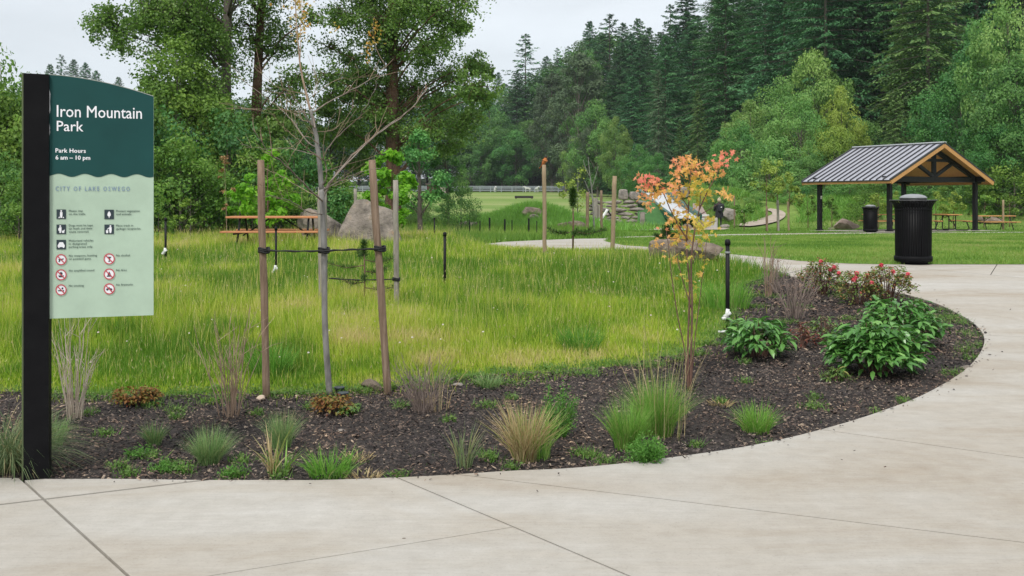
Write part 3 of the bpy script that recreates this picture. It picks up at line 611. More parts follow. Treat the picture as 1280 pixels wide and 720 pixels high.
    man = lambda x: [circ(x, -4, 1.1), [(x-1.5, -2.6), (x+1.5, -2.6), (x+1.6, 1.2), (x+.9, 4.6), (x-.9, 4.6), (x-1.6, 1.2)]]
    sq = [(77, 267.7, man(0)+[[(-3.6, 4.8), (-2.2, 2.5), (-1.6, 4.8)], [(1.6, 4.8), (2.4, 3), (3.8, 4.8)]]),
          (77, 286.5, man(-1.2)+[[(-3.8, -1), (-2.6, -1.5), (-2.6, 2), (-3.4, 2)], [(1, 1.8), (3, 1.4), (4.2, .2), (4.4, 1.6), (3.8, 2.8), (3.8, 4.6), (1.2, 4.6), (.8, 3)]]),
          (77, 305.6, [[(-4.3, .5), (-3.2, -1), (-2.2, -3), (2.2, -3), (3.2, -1), (4.3, .5), (4.3, 3), (3.8, 3), (3.6, 4), (2.2, 4), (2, 3), (-2, 3), (-2.2, 4), (-3.6, 4), (-3.8, 3), (-4.3, 3)]]),
          (136.7, 268, [[(0, -4.2), (1.6, -2), (2.2, .3), (1.6, 2), (.4, 2.8), (.4, 4.4), (-.4, 4.4), (-.4, 2.8), (-1.6, 2), (-2.2, .3), (-1.6, -2)]]),
          (136.7, 286.5, man(1.6)+[[(-1, -1.6), (.2, -2.2), (.4, -1.4), (-2.4, .6), (-2.8, .1)], [(-4, 1.2), (-1, 1.2), (-1.3, 4.8), (-3.7, 4.8)]])]
    for cx, cy, sh in sq:
        h = 5.9; poly([(cx-h, cy+h), (cx+h, cy+h), (cx+h, cy-h), (cx-h, cy-h)], M_ink, 'icon_square', -.0150); multi(sh, M_wt, 'icon_figure', -.0165, cx, cy)
    no = [(76.8, 324.3, [[(-3.8, -.6), (3.4, -1.6), (3.6, -.4), (.4, .4), (-1, .8), (-1.6, 3), (-3.4, 3), (-2.8, .8)]]),
          (76.8, 343.2, [circ(0, -1.6, 2.1), [(-3.8, .8), (3.8, .8), (2.6, 3.2), (-2.6, 3.2)]]), (76.8, 362, [[(-4, .4), (2, .4), (2, 1.8), (-4, 1.8)], [(2.5, .3), (3.8, .3), (3.8, 1.9), (2.5, 1.9)], circ(1.8, -2, 1.3)]),
          (136.8, 323.4, [[(-3, -2.8), (3, -2.8), (.5, .4), (.5, 3), (2, 3.8), (-2, 3.8), (-.5, 3), (-.5, .4)]]), (136.8, 342.3, [[(0, -3.6), (1.7, -.4), (2.2, 1.8), (-2.2, 1.8), (-1.6, -.8)], [(-3.2, 2.1), (3.2, 2.1), (3.2, 3.4), (-3.2, 3.4)]]),
          (136.8, 360.8, [circ(-2.5, .7, 1.5), circ(2.6, .7, 1.5), [(-2.5, -.6), (2.6, -1), (2.6, .6), (-2.5, .8)], [(-.6, -2.4), (.6, -2.4), (.8, 0), (-.8, 0)]])]
    for cx, cy, sh in no:
        discs(cx, cy, 0, 6.1, M_wt, 'icon_disc', -.0150); multi(sh, M_ink, 'icon_figure', -.0165, cx, cy, .95); discs(cx, cy, 5.6, 6.9, M_red, 'prohibition_ring', -.0175)
        c_ = .707; r_ = 5.7; w = .45; poly([(cx-r_*c_-w, cy-r_*c_+w), (cx+r_*c_-w, cy+r_*c_+w), (cx+r_*c_+w, cy+r_*c_-w), (cx-r_*c_+w, cy-r_*c_-w)], M_red, 'prohibition_slash', -.0185)
build_sign()

# ------------------------------------------------------------------ litter bins
def build_bin(loc, label, detail=True):
    t = thing('trash_can', label, 'trash can', loc, 0, 'slatted trash cans'); N = 44
    g = G(); lathe(g, [(.20, 0), (.24, .0), (.245, .03), (.30, .045), (.315, .05), (.32, .135), (.305, .14), (.30, .14)], 40); g.ob('base', M_black, t, True)
    g = G(); lathe(g, [(0, .10), (.268, .10), (.272, .98), (0, .985)], 28); g.ob('liner', plain('black_liner', (.004, .004, .004), .6), t, True)
    sm = G(); w = .0135
    P = [(.300, .13), (.305, .95), (.315, 1.00), (.345, 1.06), (.388, 1.11)]
    V = []; fs = []
    for (r_, z) in P: V += [(r_, -w, z), (r_, w, z), (r_-.012, w, z), (r_-.012, -w, z)]
    for i in range(len(P)-1):
        for a in range(4): fs.append((4*i+a, 4*i+(a+1) % 4, 4*i+4+(a+1) % 4, 4*i+4+a))
    sm.add(V, fs); me = sm.mesh('slat')
    for k in range(N):
        o = ob('slat', me, M_black if k == 0 else None, t); o.rotation_euler = (0, 0, 2*math.pi*k/N)
    for z, nm in ((.94, 'upper_band'), ):
        g = G(); lathe(g, [(.306, z), (.315, z), (.315, z+.022), (.306, z+.022)], 44); g.ob(nm, M_black, t, True)
    g = G(); lathe(g, [(.376, 1.105), (.393, 1.105), (.393, 1.122), (.372, 1.122), (.376, 1.105)], 44); g.ob('rim', plain('satin_black_rim', (.07, .07, .075), .35), t, True)
    for k in range(4):
        a = math.pi/4+k*math.pi/2; g = G(); box(g, (.20, -.012, 1.0), (.215, .012, 1.155)); o = g.ob('lid_support', M_black, t); o.rotation_euler = (0, 0, a)
    g = G(); lathe(g, [(.218, 1.142), (.232, 1.145), (.228, 1.162), (.19, 1.192), (.13, 1.212), (.06, 1.222), (0.001, 1.224)], 40); lid = g.ob('lid', plain('grey_powder_coat', (.24, .25, .26), .38, .0), t, True)
    g = G(); lathe(g, [(.0, .995), (.225, .995), (.225, 1.14), (.0, 1.14)], 24); g.ob('lid_collar', M_black, t, True)
    return t
x, y = gp(1141.5, 333.2); y = 17.45; x = (1141.5-640)/F*y
build_bin((x, y, zgf(x, y)+.026), 'large black slatted trash can with grey domed lid standing at the path edge')
x, y = at(1088, 44.2); build_bin((x, y, zgf(x, y)+.03), 'distant black slatted trash can beside the shelter post')

# ------------------------------------------------------------------ picnic shelter
def build_shelter():
    g_ = Vector((.861, .509, 0)); l = Vector((.509, -.861, 0)); Bp = Vector((17.07, 45, 0)); w = 6.2; L = 4.07
    t = thing('picnic_shelter', 'open picnic shelter with grey ribbed metal gable roof and black posts', 'shelter', tuple(Bp)); q = lambda v: tuple(Vector(v)-Bp)
    P = {'B': Bp, 'D': Bp+g_*w, 'A': Bp-l*L, 'C': Bp-l*L+g_*w}
    for k in 'BDAC':
        p = P[k]; z0 = zgf(p.x, p.y); g = G(); M = Matrix.Translation(Vector(q(p))) @ Matrix.Rotation(math.atan2(g_.y, g_.x), 4, 'Z')
        box(g, (-.09, -.09, z0-.1), (.09, .09, 2.45), 0, M); box(g, (-.13, -.13, z0+.03), (.13, .13, z0+.10), 0, M); g.ob('post', M_blackrough, t)
    ez = 2.40; rzz = 4.13; pitch = math.atan2(rzz-ez, 3.7); O = Bp-g_*.6+l*.53; LL = L+1.06; WW = w+1.2
    def pt(a, b, z): return Vector(q(O+g_*a-l*b))+Vector((0, 0, z))     # a across, b along from the gable end
    sl = (rzz-ez)/(WW/2)
    # roof deck of tongue and groove boards seen from below
    M_roof = plain('grey_standing_seam', (.40, .41, .46), .45, .2); M_seam = plain('rib_shadow_and_flashing', (.035, .035, .04), .5, .2)  # ribs' shadow lines are put into the near-black seam colour; flashings share it
    np_ = 14
    for side in (0, 1):
        def rp(s, b, off):                                     # s from the eave to the ridge, off above the deck
            a = s*(WW/2); a = a if side == 0 else WW-a; return pt(a, b, ez+sl*s*WW/2+off)
        nb = 12
        for k in range(nb):
            g = G(); s0, s1 = k/nb+.002, (k+1)/nb-.002; V = [rp(s0, 0.02, -.06), rp(s1, .02, -.06), rp(s1, LL-.02, -.06), rp(s0, LL-.02, -.06), rp(s0, .02, -.02), rp(s1, .02, -.02), rp(s1, LL-.02, -.02), rp(s0, LL-.02, -.02)]
            g.add([tuple(v) for v in V], BOXF); g.ob('ceiling_board', M_cedar, t)
        for k in range(np_):
            b0, b1 = k*LL/np_+.02, (k+1)*LL/np_-.02; g = G(); V = [rp(-.012, b0, 0), rp(1, b0, 0), rp(1, b1, 0), rp(-.012, b1, 0), rp(-.012, b0, .02), rp(1, b0, .02), rp(1, b1, .02), rp(-.012, b1, .02)]
            g.add([tuple(v) for v in V], BOXF); g.ob('roof_panel', M_roof, t)
        for k in range(np_+1):
            b = k*LL/np_; g = G(); V = [rp(-.012, b-.04, 0), rp(1, b-.04, 0), rp(1, b+.04, 0), rp(-.012, b+.04, 0), rp(-.012, b-.022, .075), rp(1, b-.022, .075), rp(1, b+.022, .075), rp(-.012, b+.022, .075)]
            g.add([tuple(v) for v in V], BOXF); g.ob('roof_seam', M_seam, t)
        g = G(); bar(g, rp(-.004, -.02, -.07), rp(-.004, LL+.02, -.07), .05, .15); g.ob('eave_fascia', M_cedar, t)
        g = G(); bar(g, rp(-.018, -.03, .005), rp(-.018, LL+.03, .005), .05, .05); g.ob('eave_flashing', M_seam, t)
        for b in (-.025, LL+.025):
            g = G(); bar(g, rp(0, b, -.10), rp(1.0, b, -.10), .05, .20); g.ob('rake_fascia', M_cedar, t)
            g = G(); bar(g, rp(-.01, b, .03), rp(1.0, b, .03), .07, .07); g.ob('rake_flashing', M_seam, t)
    g = G(); bar(g, pt(WW/2, -.05, rzz+.055), pt(WW/2, LL+.05, rzz+.055), .26, .05); g.ob('ridge_cap', plain('light_ridge_cap', (.60, .61, .65), .4, .2), t)
    # timber frame: post beams along, two king-post trusses across
    def beam(a, b, w_, h_, nm='beam'): g = G(); bar(g, a, b, w_, h_); g.ob(nm, M_blackrough, t)
    for a in (.6, .6+w): beam(pt(a, .05, 2.50-.0), pt(a, LL-.05, 2.50), .16, .26, 'plate_beam')
    for b in (.53, .53+L):
        c = WW/2; beam(pt(.2, b, 2.46), pt(WW-.2, b, 2.46), .15, .24, 'tie_beam')
        beam(pt(c, b, 2.5), pt(c, b, 3.95), .16, .18, 'king_post')
        for s_ in (-1, 1):
            beam(pt(c+s_*3.5, b, ez-.03), pt(c, b, rzz-.26), .14, .2, 'rafter'); beam(pt(c+s_*.1, b+.001, 2.62), pt(c+s_*1.5, b+.001, 3.30), .12, .15, 'strut')
        beam(pt(c-1.35, b+.003, 3.36), pt(c+1.35, b+.003, 3.36), .12, .14, 'collar_beam')
    g = G(); p = P['A']; M = Matrix.Translation(Vector(q(p))) @ Matrix.Rotation(math.atan2(g_.y, g_.x), 4, 'Z'); box(g, (-.05, -.11, 1.55), (.05, -.091, 1.70), 0, M); g.ob('outlet_box', M_white, t)
build_shelter()

def picnic(loc, rz, label, L=1.83, style='A', top=M_tableplank, W_=.72):
    t = thing('picnic_table', label, 'picnic table', loc, rz, 'picnic tables')
    for k in range(5):
        y = -W_/2+W_/5*(k+.5); g = G(); box(g, (-L/2, y-W_/10+.004, .715), (L/2, y+W_/10-.004, .755), .0, None, .004); g.ob('tabletop_plank', top, t)
    for s_ in (-1, 1):
        for k in range(2):
            y = s_*(.62+.14*k); g = G(); box(g, (-L/2, y-.065, .42), (L/2, y+.065, .458), 0, None, .004); g.ob('bench_plank', top, t)
    for x in (-L*.36, L*.36):
        g = G()
        if style == 'A':
            for s_ in (-1, 1): tube(g, [(x, s_*.25, .71), (x, s_*.62, .0)], .022, 8)
            tube(g, [(x, -.82, .40), (x, .82, .40)], .02, 8)
        else:
            for s_ in (-1, 1):
                tube(g, [(x, s_*.16, .71), (x, s_*.16, .06), (x, s_*.20, .025), (x, s_*.3, .02), (x, s_*.72, .02), (x, s_*.80, .06), (x, s_*.80, .12), (x, s_*.72, .3), (x, s_*.70, .40)], .026, 8)
                tube(g, [(x, s_*.84, .405), (x, s_*.5, .405)], .02, 6)
            tube(g, [(x, -.3, .70), (x, .3, .70)], .02, 6)
        g.ob('leg_frame', M_blackrough, t)
    for s_ in (-1, 1): g = G(); tube(g, [(s_*L*.36, 0, .34), (s_*L*.08, 0, .70)], .018, 6); g.ob('brace', M_blackrough, t)
    return t
x, y = at(346, 21.3); picnic((x, y, zgf(x, y)-.0), R(2), 'orange-planked picnic table standing in the tall meadow grass', 2.0)
g_rz = math.atan2(.509, .861)
x, y = at(1182, 47.2); picnic((x, y, zgf(x, y)+.075), g_rz+R(62), 'picnic table under the shelter to the right of the big trash can', 1.8, 'C', M_cedar)
x, y = at(1106, 46.3); picnic((x, y, zgf(x, y)+.075), g_rz-R(28), 'picnic table under the shelter behind the two trash cans', 1.9, 'C', M_cedar)
x, y = at(1242, 50.5); picnic((x, y, zgf(x, y)), R(4), 'picnic table on the grass beyond the far shelter post', 1.95, 'A', M_cedar)

# ------------------------------------------------------------------ boulders and stones
def rock_mesh(seed, sub=3, rough=.28, flat=1.0, facets=7):
    r0 = np.random.default_rng(seed); bm = bmesh.new(); bmesh.ops.create_icosphere(bm, subdivisions=sub, radius=1)
    V = np.array([v.co for v in bm.verts]); f = np.array([[v.index for v in q.verts] for q in bm.faces]); bm.free()
    for k in range(facets+5):                                   # planar cuts make broken faces
        n = nrm(r0.normal(size=3)); d = r0.uniform(.55, .88); s_ = V@n-d; V = V-np.maximum(s_, 0)[:, None]*n*.92
    for oc, am in ((1.6, rough*.45), (4, rough*.18), (9, rough*.07)):
        D = nrm(r0.normal(size=(12, 3))); ph = r0.uniform(0, 6.28, 12); n_ = sum(np.sin(V@D[i]*oc*(1+.2*i)+ph[i]) for i in range(12))/5; V = V*(1+am*n_)[:, None]
    g = G(); g.add(V, f); return g
def boulder(px, Y, w, h, d, label, seed, mat=M_rock, lift=0, rz=0, sink=.12, absz=None, group=None, sharp=None, peak=0, name='boulder', cat='boulder'):
    x, y = at(px, Y); g = rock_mesh(seed, 4 if w > .8 else 3); V = g.V[0]
    mn, mx_ = V.min(0), V.max(0); V = (V-(mn+mx_)/2)/(mx_-mn)*np.array([w, d, h])
    if sharp: V[:, 0] += sharp*np.maximum(V[:, 2]+h/2, 0)
    if peak: zz_ = np.clip((V[:, 2]+h/2)/h, 0, 1); V[:, 0] = (V[:, 0]+w*.12)*(1-.22*zz_)-w*.12
    V[:, 2] += h/2-sink; g.V[0] = V; o = g.ob(name, mat, None, False); o.location = (x, y, zgf(x, y)+lift if absz is None else absz+sink); o.rotation_euler = (0, 0, rz); return tag(o, label, cat, group)
def block(px, Y, w, h, d, z, label):
    x, y = at(px, Y); r0 = np.random.default_rng(int(px)); bm = bmesh.new(); bmesh.ops.create_cube(bm, size=1); bmesh.ops.subdivide_edges(bm, edges=bm.edges[:], cuts=4, use_grid_fill=True); V = np.array([v.co for v in bm.verts]); f = np.array([[v.index for v in q.verts] for q in bm.faces]); bm.free()
    L = np.linalg.norm(V, axis=1, keepdims=True); V = V*(1-.22*np.maximum(L-.55, 0)/.3)+r0.normal(0, .022, V.shape); V[:, 0] *= 1-.12*(V[:, 2]+.5)
    g = G(); g.add(V*np.array([w, d, h])+[0, 0, h/2], f); o = g.ob('stone_block', M_stone); o.location = (x, y, z); o.rotation_euler = (0, 0, r0.uniform(-.2, .2)); return tag(o, label, 'stone block')
boulder(421, 23.8, 1.2, 1.30, 1.0, 'low sloping grey boulder left of the tallest meadow boulder', 3, rz=.4, sink=.38, sharp=-.35)
boulder(478, 23.0, 1.80, 1.68, 1.2, 'tallest pointed grey boulder in the meadow behind the leaning stake', 11, rz=.3, sink=.55, sharp=-.35, peak=.35)
boulder(856, 17.4, 1.30, .52, .8, 'mossy brown boulder at the meadow edge behind the orange-leaved sapling', 5, M_rockbrown, sink=.05)
boulder(579, 44, .95, .55, .7, 'jagged boulder with a sloping top beside the round bush', 6, sharp=.5, rz=.2); boulder(563, 44.6, .6, .38, .5, 'small boulder left of the jagged one by the round bush', 7)
_b = gpf(664, 272); boulder(664, _b[1], 1.15, .62, .8, 'brown boulder on the face of the berm above a lower rock', 19, M_rockbrown, sink=.05); _b = gpf(667, 278.5); boulder(667, _b[1], .75, .48, .5, 'pale rock just under the brown berm boulder', 21, M_rock, sink=.03)
boulder(714, 47.5, 1.4, .62, .8, 'wide low boulder at the foot of the berm', 10, M_rockbrown); boulder(727, 54, .5, .5, .5, 'small rounded boulder on top of the berm', 12, M_rock)
boulder(1058, 53, 1.30, .72, .9, 'pinkish boulder behind the shelter beside the small trash can', 13, surf('pink_boulder', [(.22, .16, .13), (.36, .28, .24)], 3, .9, .8, 10, dist=.03))
boulder(1236, 58, 1.4, .55, .9, 'tan boulder seen beneath the far picnic table', 14, M_rockbrown); boulder(1040, 55, .5, .2, .5, 'flat pale stone left of the pinkish boulder', 15)
boulder(858, 55.0, .6, .42, .5, 'grey boulder at the foot of the slide', 17, M_rock); boulder(874, 56.5, .7, .6, .6, 'brown boulder between the slide and the cube stone', 18, M_rockbrown)
boulder(911, 62.5, .85, .85, .7, 'tall weathered boulder right of the person', 19, M_stone, lift=.2); boulder(906, 58.5, .6, .35, .5, 'small pale boulder by the person\'s feet', 20, M_stone)
boulder(935, 70, .75, .4, .5, 'small dark boulder at the bend of the upper path', 21, M_rock); boulder(947, 70, .7, .55, .5, 'leaning stone at the bend of the upper path', 22, M_stone); boulder(953, 69.3, .4, .3, .4, 'orange-brown stone by the upper path', 23, surf('rusty_stone', [(.32, .16, .06), (.45, .26, .12)], 3, .9, .6))
block(779, 60.3, .62, .62, .5, 1.52, 'upright stone block on top of the stone wall'); block(793, 60.3, .66, .50, .5, 1.50, 'shorter stone block on top of the stone wall near the slide')
block(842, 67.6, .75, .85, .5, zgf(*at(842, 67.6))-.1, 'grey stone block standing at the top of the slide'); block(856, 67.8, .65, .70, .5, zgf(*at(856, 67.8))-.1, 'second grey block at the slide top, right of the first')
boulder(466, 7.75, .22, .10, .10, 'mossy broken log stub lying in the mulch between tree trunk and leaning stake', 31, M_rockbrown, rz=-.7, sink=.01, name='log_stub', cat='log')
boulder(1208, 8.6, .11, .05, .07, 'dark stone at the curved right rim of the planting bed', 32, M_rock, sink=.01, name='stone', cat='stone')
boulder(1120, 6.55+.05, .09, .02, .05, 'flat grey stone near the front rim of the mulch below the large rhododendron', 33, M_stone, sink=.0, name='stone', cat='stone')
boulder(426, 6.4, .06, .025, .04, 'small pale stone chip on the open mulch', 34, M_stone, sink=.0, name='stone', cat='stone'); boulder(572, 7.9, .09, .03, .06, 'small whitish stone at the back of the mulch', 35, M_stone, sink=.0, name='stone', cat='stone')
boulder(326, 7.35, .07, .05, .05, 'pale tan stone by the foot of the left stake', 36, surf('tan_stone', [(.5, .38, .28), (.6, .5, .4)], 6, .9, .3), sink=0, name='stone', cat='stone')
# playground wall of stacked stones
def stone_wall():
    x, y = at(768, 59.6); t = thing('stone_wall', 'dry stacked stone retaining wall left of the playground slide', 'stone wall', (x, y, zgf(x, y)))
    ms = [rock_mesh(50+k, 2, .16, 1, 9).mesh('stone') for k in range(4)]; z = 0
    for c in range(7):
        h = .235+.05*math.sin(c*2.1); xx = -1.65+.15*random.random(); end = 1.55-.05*c*(c % 2)
        while xx < end:
            w = random.uniform(.5, 1.1); o = ob('stone', ms[(c+int(xx*7)) % 4], M_stone if not ms[(c+int(xx*7)) % 4].materials else None, t); o.location = (xx+w/2, .09*c+random.uniform(-.04, .04), z+h/2); o.scale = (w*.58, .34, h*.6); o.rotation_euler = (0, random.uniform(-.04, .04), random.choice([0, math.pi])); xx += w
        z += h
    for (px, h, r_, nm) in ((744, 1.75, .17, 0), (750, 1.35, .13, 0), (803, .95, .16, 1)):
        x, y = at(px, 58.5); g = G(); tube(g, [(0, 0, -.1), (.01, 0, h*.5), (0, .02, h)], [r_, r_*.95, r_*.9], 10); o = g.ob('stone_post' if nm else 'log_post', M_stone if nm else M_woodgrey); o.location = (x, y, zgf(x, y))
        tag(o, ['thick upright grey log at the left end of the stone wall', 'thinner upright log beside the thick one at the stone wall', 'pale squat stone post in front of the stone wall near the turf slope'][[744, 750, 803].index(px)], 'post')
stone_wall()
x, y = at(886.5, 57.6)
g = G(); box(g, (-.42, -.3, -.05), (.40, .3, .60), 0, None, .03); box(g, (.27, -.28, -.05), (.46, .25, .62), 0, None, .02); o = g.ob('cube_stone', surf('pale_granite', [(.36, .35, .33), (.50, .49, .46)], 4, .85, .4, 20)); o.location = (x, y, zgf(x, y)); o.rotation_euler = (0, 0, R(-8)); tag(o, 'pale square-cut stone block in front of the person', 'stone block')

# slide on its turf mound
def build_slide():
    M_turf = surf('artificial_turf', [(.035, .11, .025), (.055, .16, .04)], 3, .95, .3, 60); M_slide = plain('white_slide_bed', (.50, .52, .54), .4); M_rail = plain('dark_green_rail', (.012, .085, .055), .4)
    x, y = at(845, 60.5); z0 = -.15; t = thing('playground_slide', 'wide white playground slide with dark green sides on a turf mound', 'slide', (x, y, z0))
    tx, tz = (816-640)/F*66-x, top_z(242, 66)-z0; bx, bz = (862-640)/F*58.0-x, top_z(273.5, 58)-z0
    A = Vector((tx, 5.5, tz)); B = Vector((bx-.2, -2.4, bz)); wv = Vector((1.15, .25, 0)); path = []
    for s_ in np.linspace(0, 1, 12):
        p = A.lerp(B, s_); p.z = bz+(tz-bz)*(1-s_)**1.12; path.append(p)
    def ribbon(name, off0, off1, dz0, dz1, mat):
        g = G(); V = []
        for p in path: V += [tuple(p+wv*off0+Vector((0, 0, dz0))), tuple(p+wv*off1+Vector((0, 0, dz0))), tuple(p+wv*off1+Vector((0, 0, dz1))), tuple(p+wv*off0+Vector((0, 0, dz1)))]
        n = len(path); fs = [(4*i+a, 4*i+(a+1) % 4, 4*i+4+(a+1) % 4, 4*i+4+a) for i in range(n-1) for a in range(4)]+[(3, 2, 1, 0), (4*n-4, 4*n-3, 4*n-2, 4*n-1)]
        g.add(V, fs); g.ob(name, mat, t)
    ribbon('bed', -.68, .68, .0, .06, M_slide); ribbon('side_rail', -.86, -.682, -.12, .30, M_rail); ribbon('side_rail', .682, .86, -.12, .30, M_rail)
    g = G(); V = [(at(797, 61)[0]-x, .5, top_z(249, 61)-z0), (at(812, 61.5)[0]-x, 1, top_z(249, 61.5)-z0), (at(846, 58.5)[0]-x, -2.0, top_z(281, 58.5)-z0), (at(797, 58.5)[0]-x, -2.0, top_z(280.5, 58.5)-z0),
                  (at(797, 66)[0]-x, 5.5, .0), (at(815, 66)[0]-x, 5.5, 0), (at(860, 64)[0]-x, 3.5, -.2), (at(797, 62)[0]-x, 1.5, -.2)]
    g.add(V, [(0, 3, 2, 1), (4, 5, 6, 7), (0, 1, 5, 4), (1, 2, 6, 5), (2, 3, 7, 6), (3, 0, 4, 7)]); g.ob('turf_slope', M_turf, t)
    g = G(); V = [(at(843, 64)[0]-x, 3.5, top_z(256, 64)-z0), (at(858, 64)[0]-x, 3.5, top_z(256, 64)-z0), (at(874, 60)[0]-x, -.5, top_z(269, 60)-z0), (at(856, 60)[0]-x, -.5, top_z(269, 60)-z0)]
    V += [(a, b, c-.5) for a, b, c in V]; g.add(V, [(0, 3, 2, 1), (4, 5, 6, 7), (0, 1, 5, 4), (1, 2, 6, 5), (2, 3, 7, 6), (3, 0, 4, 7)]); g.ob('turf_patch', M_turf, t)
    g = G(); bar(g, (at(852, 59)[0]-x, -1.5, top_z(270, 59)-z0), (at(884, 59.5)[0]-x, -1, top_z(269, 59.5)-z0), .5, .1); g.ob('landing_edge', M_white, t)
    g = G(); V = [(at(866, 66)[0]-x, 5.5, top_z(254, 66)-z0), (at(876, 66)[0]-x, 5.5, top_z(255, 66)-z0), (at(884, 60.5)[0]-x, 0, top_z(268.5, 60.5)-z0), (at(866, 60.5)[0]-x, 0, top_z(268.5, 60.5)-z0)]
    V += [(a, b, c-.6) for a, b, c in V]; g.add(V, BOXF); g.ob('climbing_slab', surf('pinkish_slab', [(.24, .17, .15), (.34, .26, .23)], 2, .9, .3), t)
build_slide()
def seesaw():
    x, y = at(757, 54); z = zgf(x, y); t = thing('play_beam', 'tilted white balance beam propped on a dark leg by the stone wall', 'play beam', (x, y, z))
    g = G(); bar(g, (-.45, 0, .12), (.12, .25, .98), .16, .07); g.ob('beam', M_white, t); g = G(); bar(g, (.10, .3, .95), (.75, .1, .12), .07, .07); g.ob('leg', M_blackrough, t)
seesaw()

# ------------------------------------------------------------------ stakes, straps, irrigation risers
def stake(pt_b, pt_t, r_, mat, label, group='wooden tree stakes', knob=None):
    x, y = pt_b; z = zgf(x, y); g = G(); n = 9; t = np.linspace(0, 1, n); dx, dy, h = pt_t[0]-x, pt_t[1]-y, pt_t[2]-z
    P = np.column_stack([dx*t, dy*t, -.12+(h+.12)*t]); P[1:-1, :2] += np.random.default_rng(int(x*100) & 255).normal(0, .003, (n-2, 2)); tube(g, P, np.concatenate([[r_*1.02], r_*(1+.05*np.sin(t[1:-1]*17)), [r_*.93]]), 12)
    o = g.ob('tree_stake', mat, None, True); o.location = (x, y, z); return tag(o, label, 'stake', group)
def stk(px, Y, ptop, pytop, w, mat, label, dY=0): return stake(at(px, Y), (*at(ptop, Y+dY), top_z(pytop, Y+dY)), w, mat, label)
Ys = 7.46
stk(334, 7.46, 326, 200, .028, M_wood, 'weathered brown stake left of the bare grey sapling')
stk(486, 7.6, 465, 200, .029, M_wood, 'reddish brown stake leaning left at the right side of the bare sapling')
stk(496, 12.0, 494.5, 225, .033, M_woodgrey, 'grey upright stake right of the leaning brown stake')
stk(404, 12.0, 403, 234, .055, M_woodgrey, 'thick grey stake hidden behind the bare sapling trunk')
stk(681, 19.3, 680, 206, .040, M_woodtan, 'tan stake with the robin perched on its top'); stk(765, 20.5, 768.5, 220, .046, M_woodtan, 'tan stake right of the robin\'s stake in front of the stone wall')
stk(734, 44, 734.5, 240, .07, M_wood, 'dark stake beside the thin white-barked tree by the playground'); stk(752, 46, 751.5, 238, .06, M_wood, 'short dark stake near the play beam')
stk(445, 30, 444, 236, .05, M_woodgrey, 'small grey stake in the scrub left of the tall boulder'); stk(959, 47, 958.5, 258, .05, M_wood, 'red-brown stake at the left of the young trees by the lawn'); stk(973, 47.5, 972, 250, .06, M_woodgrey, 'dark stake in the middle of the young trees by the lawn'); stk(986, 48, 985, 252, .05, M_woodtan, 'thin tan stake at the right of the young trees by the lawn')
stk(918, 60, 918, 245, .04, M_wood, 'thin dark stake beside the weathered boulder right of the person'); stk(1254, 50, 1254, 250, .05, M_woodtan, 'tan stake behind the far picnic table')
def strap(pts, rad, label, loops=()):
    a = pts[0]; t = thing('tree_tie', label, 'tree tie', a); g = G(); P = np.array(catmull([(p[0]-a[0], p[1]-a[1], p[2]-a[2]) for p in pts], 10)); P[:, 2] += .0015*np.sin(np.arange(len(P))*1.1); tube(g, P, rad*(1+.25*np.sin(np.arange(len(P))*.9)), 6); g.ob('strap', M_rubber, t, True)
    for (c, r_) in loops:
        g = G(); th = np.linspace(0, 2*math.pi, 16)
        for dz in (-.012, .002, .014): tube(g, np.column_stack([c[0]-a[0]+r_*np.cos(th), c[1]-a[1]+r_*np.sin(th), np.full(16, c[2]-a[2]+dz)+.006*np.sin(th*2)]), .0075, 5)
        g.ob('loop', M_rubber, t, True)
def pz3(px, Y, py): return (*at(px, Y), top_z(py, Y))
a, b, c = pz3(330, 7.44, 313), pz3(404.5, 7.42, 313.5), pz3(476, 7.56, 311)
strap([a, pz3(370, 7.42, 314), b, pz3(440, 7.48, 312), c], .0075, 'black rubber tie from the left stake round the sapling to the leaning stake', [(pz3(330, 7.46, 313), .040), (pz3(404.8, 7.5, 313), .040), (pz3(475, 7.595, 311), .042)])
a, b = pz3(411, 11.95, 348), pz3(494, 11.95, 349)
strap([a, pz3(450, 12, 350), b], .009, 'lower black tie holding the little pine between two grey stakes', [(pz3(495.3, 12, 349), .043)])
strap([pz3(683, 19.25, 315), pz3(725, 19.7, 317), pz3(764, 20.4, 315)], .011, 'dark tie strung between the robin\'s stake and the next tan stake')
for k, (sx, ex, py0) in enumerate(((327, 494, 217),)): pass
def riser(px, Y, py0, py1, r_, label, white=None, diag=False):
    x, y = at(px, Y); z = zgf(x, y); h = top_z(py0, Y)-z; t = thing('irrigation_riser', label, 'irrigation pipe', (x, y, z), 0, 'black irrigation risers')
    g = G(); tube(g, [(.0, 0, -.05), (0, 0, h*.93)], r_, 8); g.ob('pipe', M_blackrough, t, True); g = G(); tube(g, [(0, 0, h*.93), (0, 0, h*.98), (0, 0, h)], [r_*1.35, r_*1.35, r_*.8], 8); g.ob('cap', M_blackrough, t, True)
    if h > .9: g = G(); tube(g, [(0, 0, h*.83), (0, 0, h*.855)], r_*1.25, 8); g.ob('coupling', plain('grey_plastic', (.25, .26, .27)), t, True)
    if white:
        zw = top_z(white, Y)-z; g = G(); tube(g, [(-.045, -.02, zw), (.03, -.02, zw+.05)], .020, 8); tube(g, [(-.02, -.02, zw-.02), (.0, -.02, zw+.09)], .022, 8); tube(g, [(-.045, -.02, zw), (-.045, -.02, zw-.03)], .026, 8); g.ob('fitting', M_white, t, True)
        if diag: g = G(); tube(g, [(0, -.02, zw), (.12, -.06, zw-.17), (.14, -.07, .03)], .013, 6); g.ob('swing_joint', plain('grey_green_pipe', (.20, .23, .22)), t, True)
    return t
riser(909.5, 11.15, 299, 415, .024, 'tall black irrigation riser with white fitting beside the clipped rhododendron', 396, True)
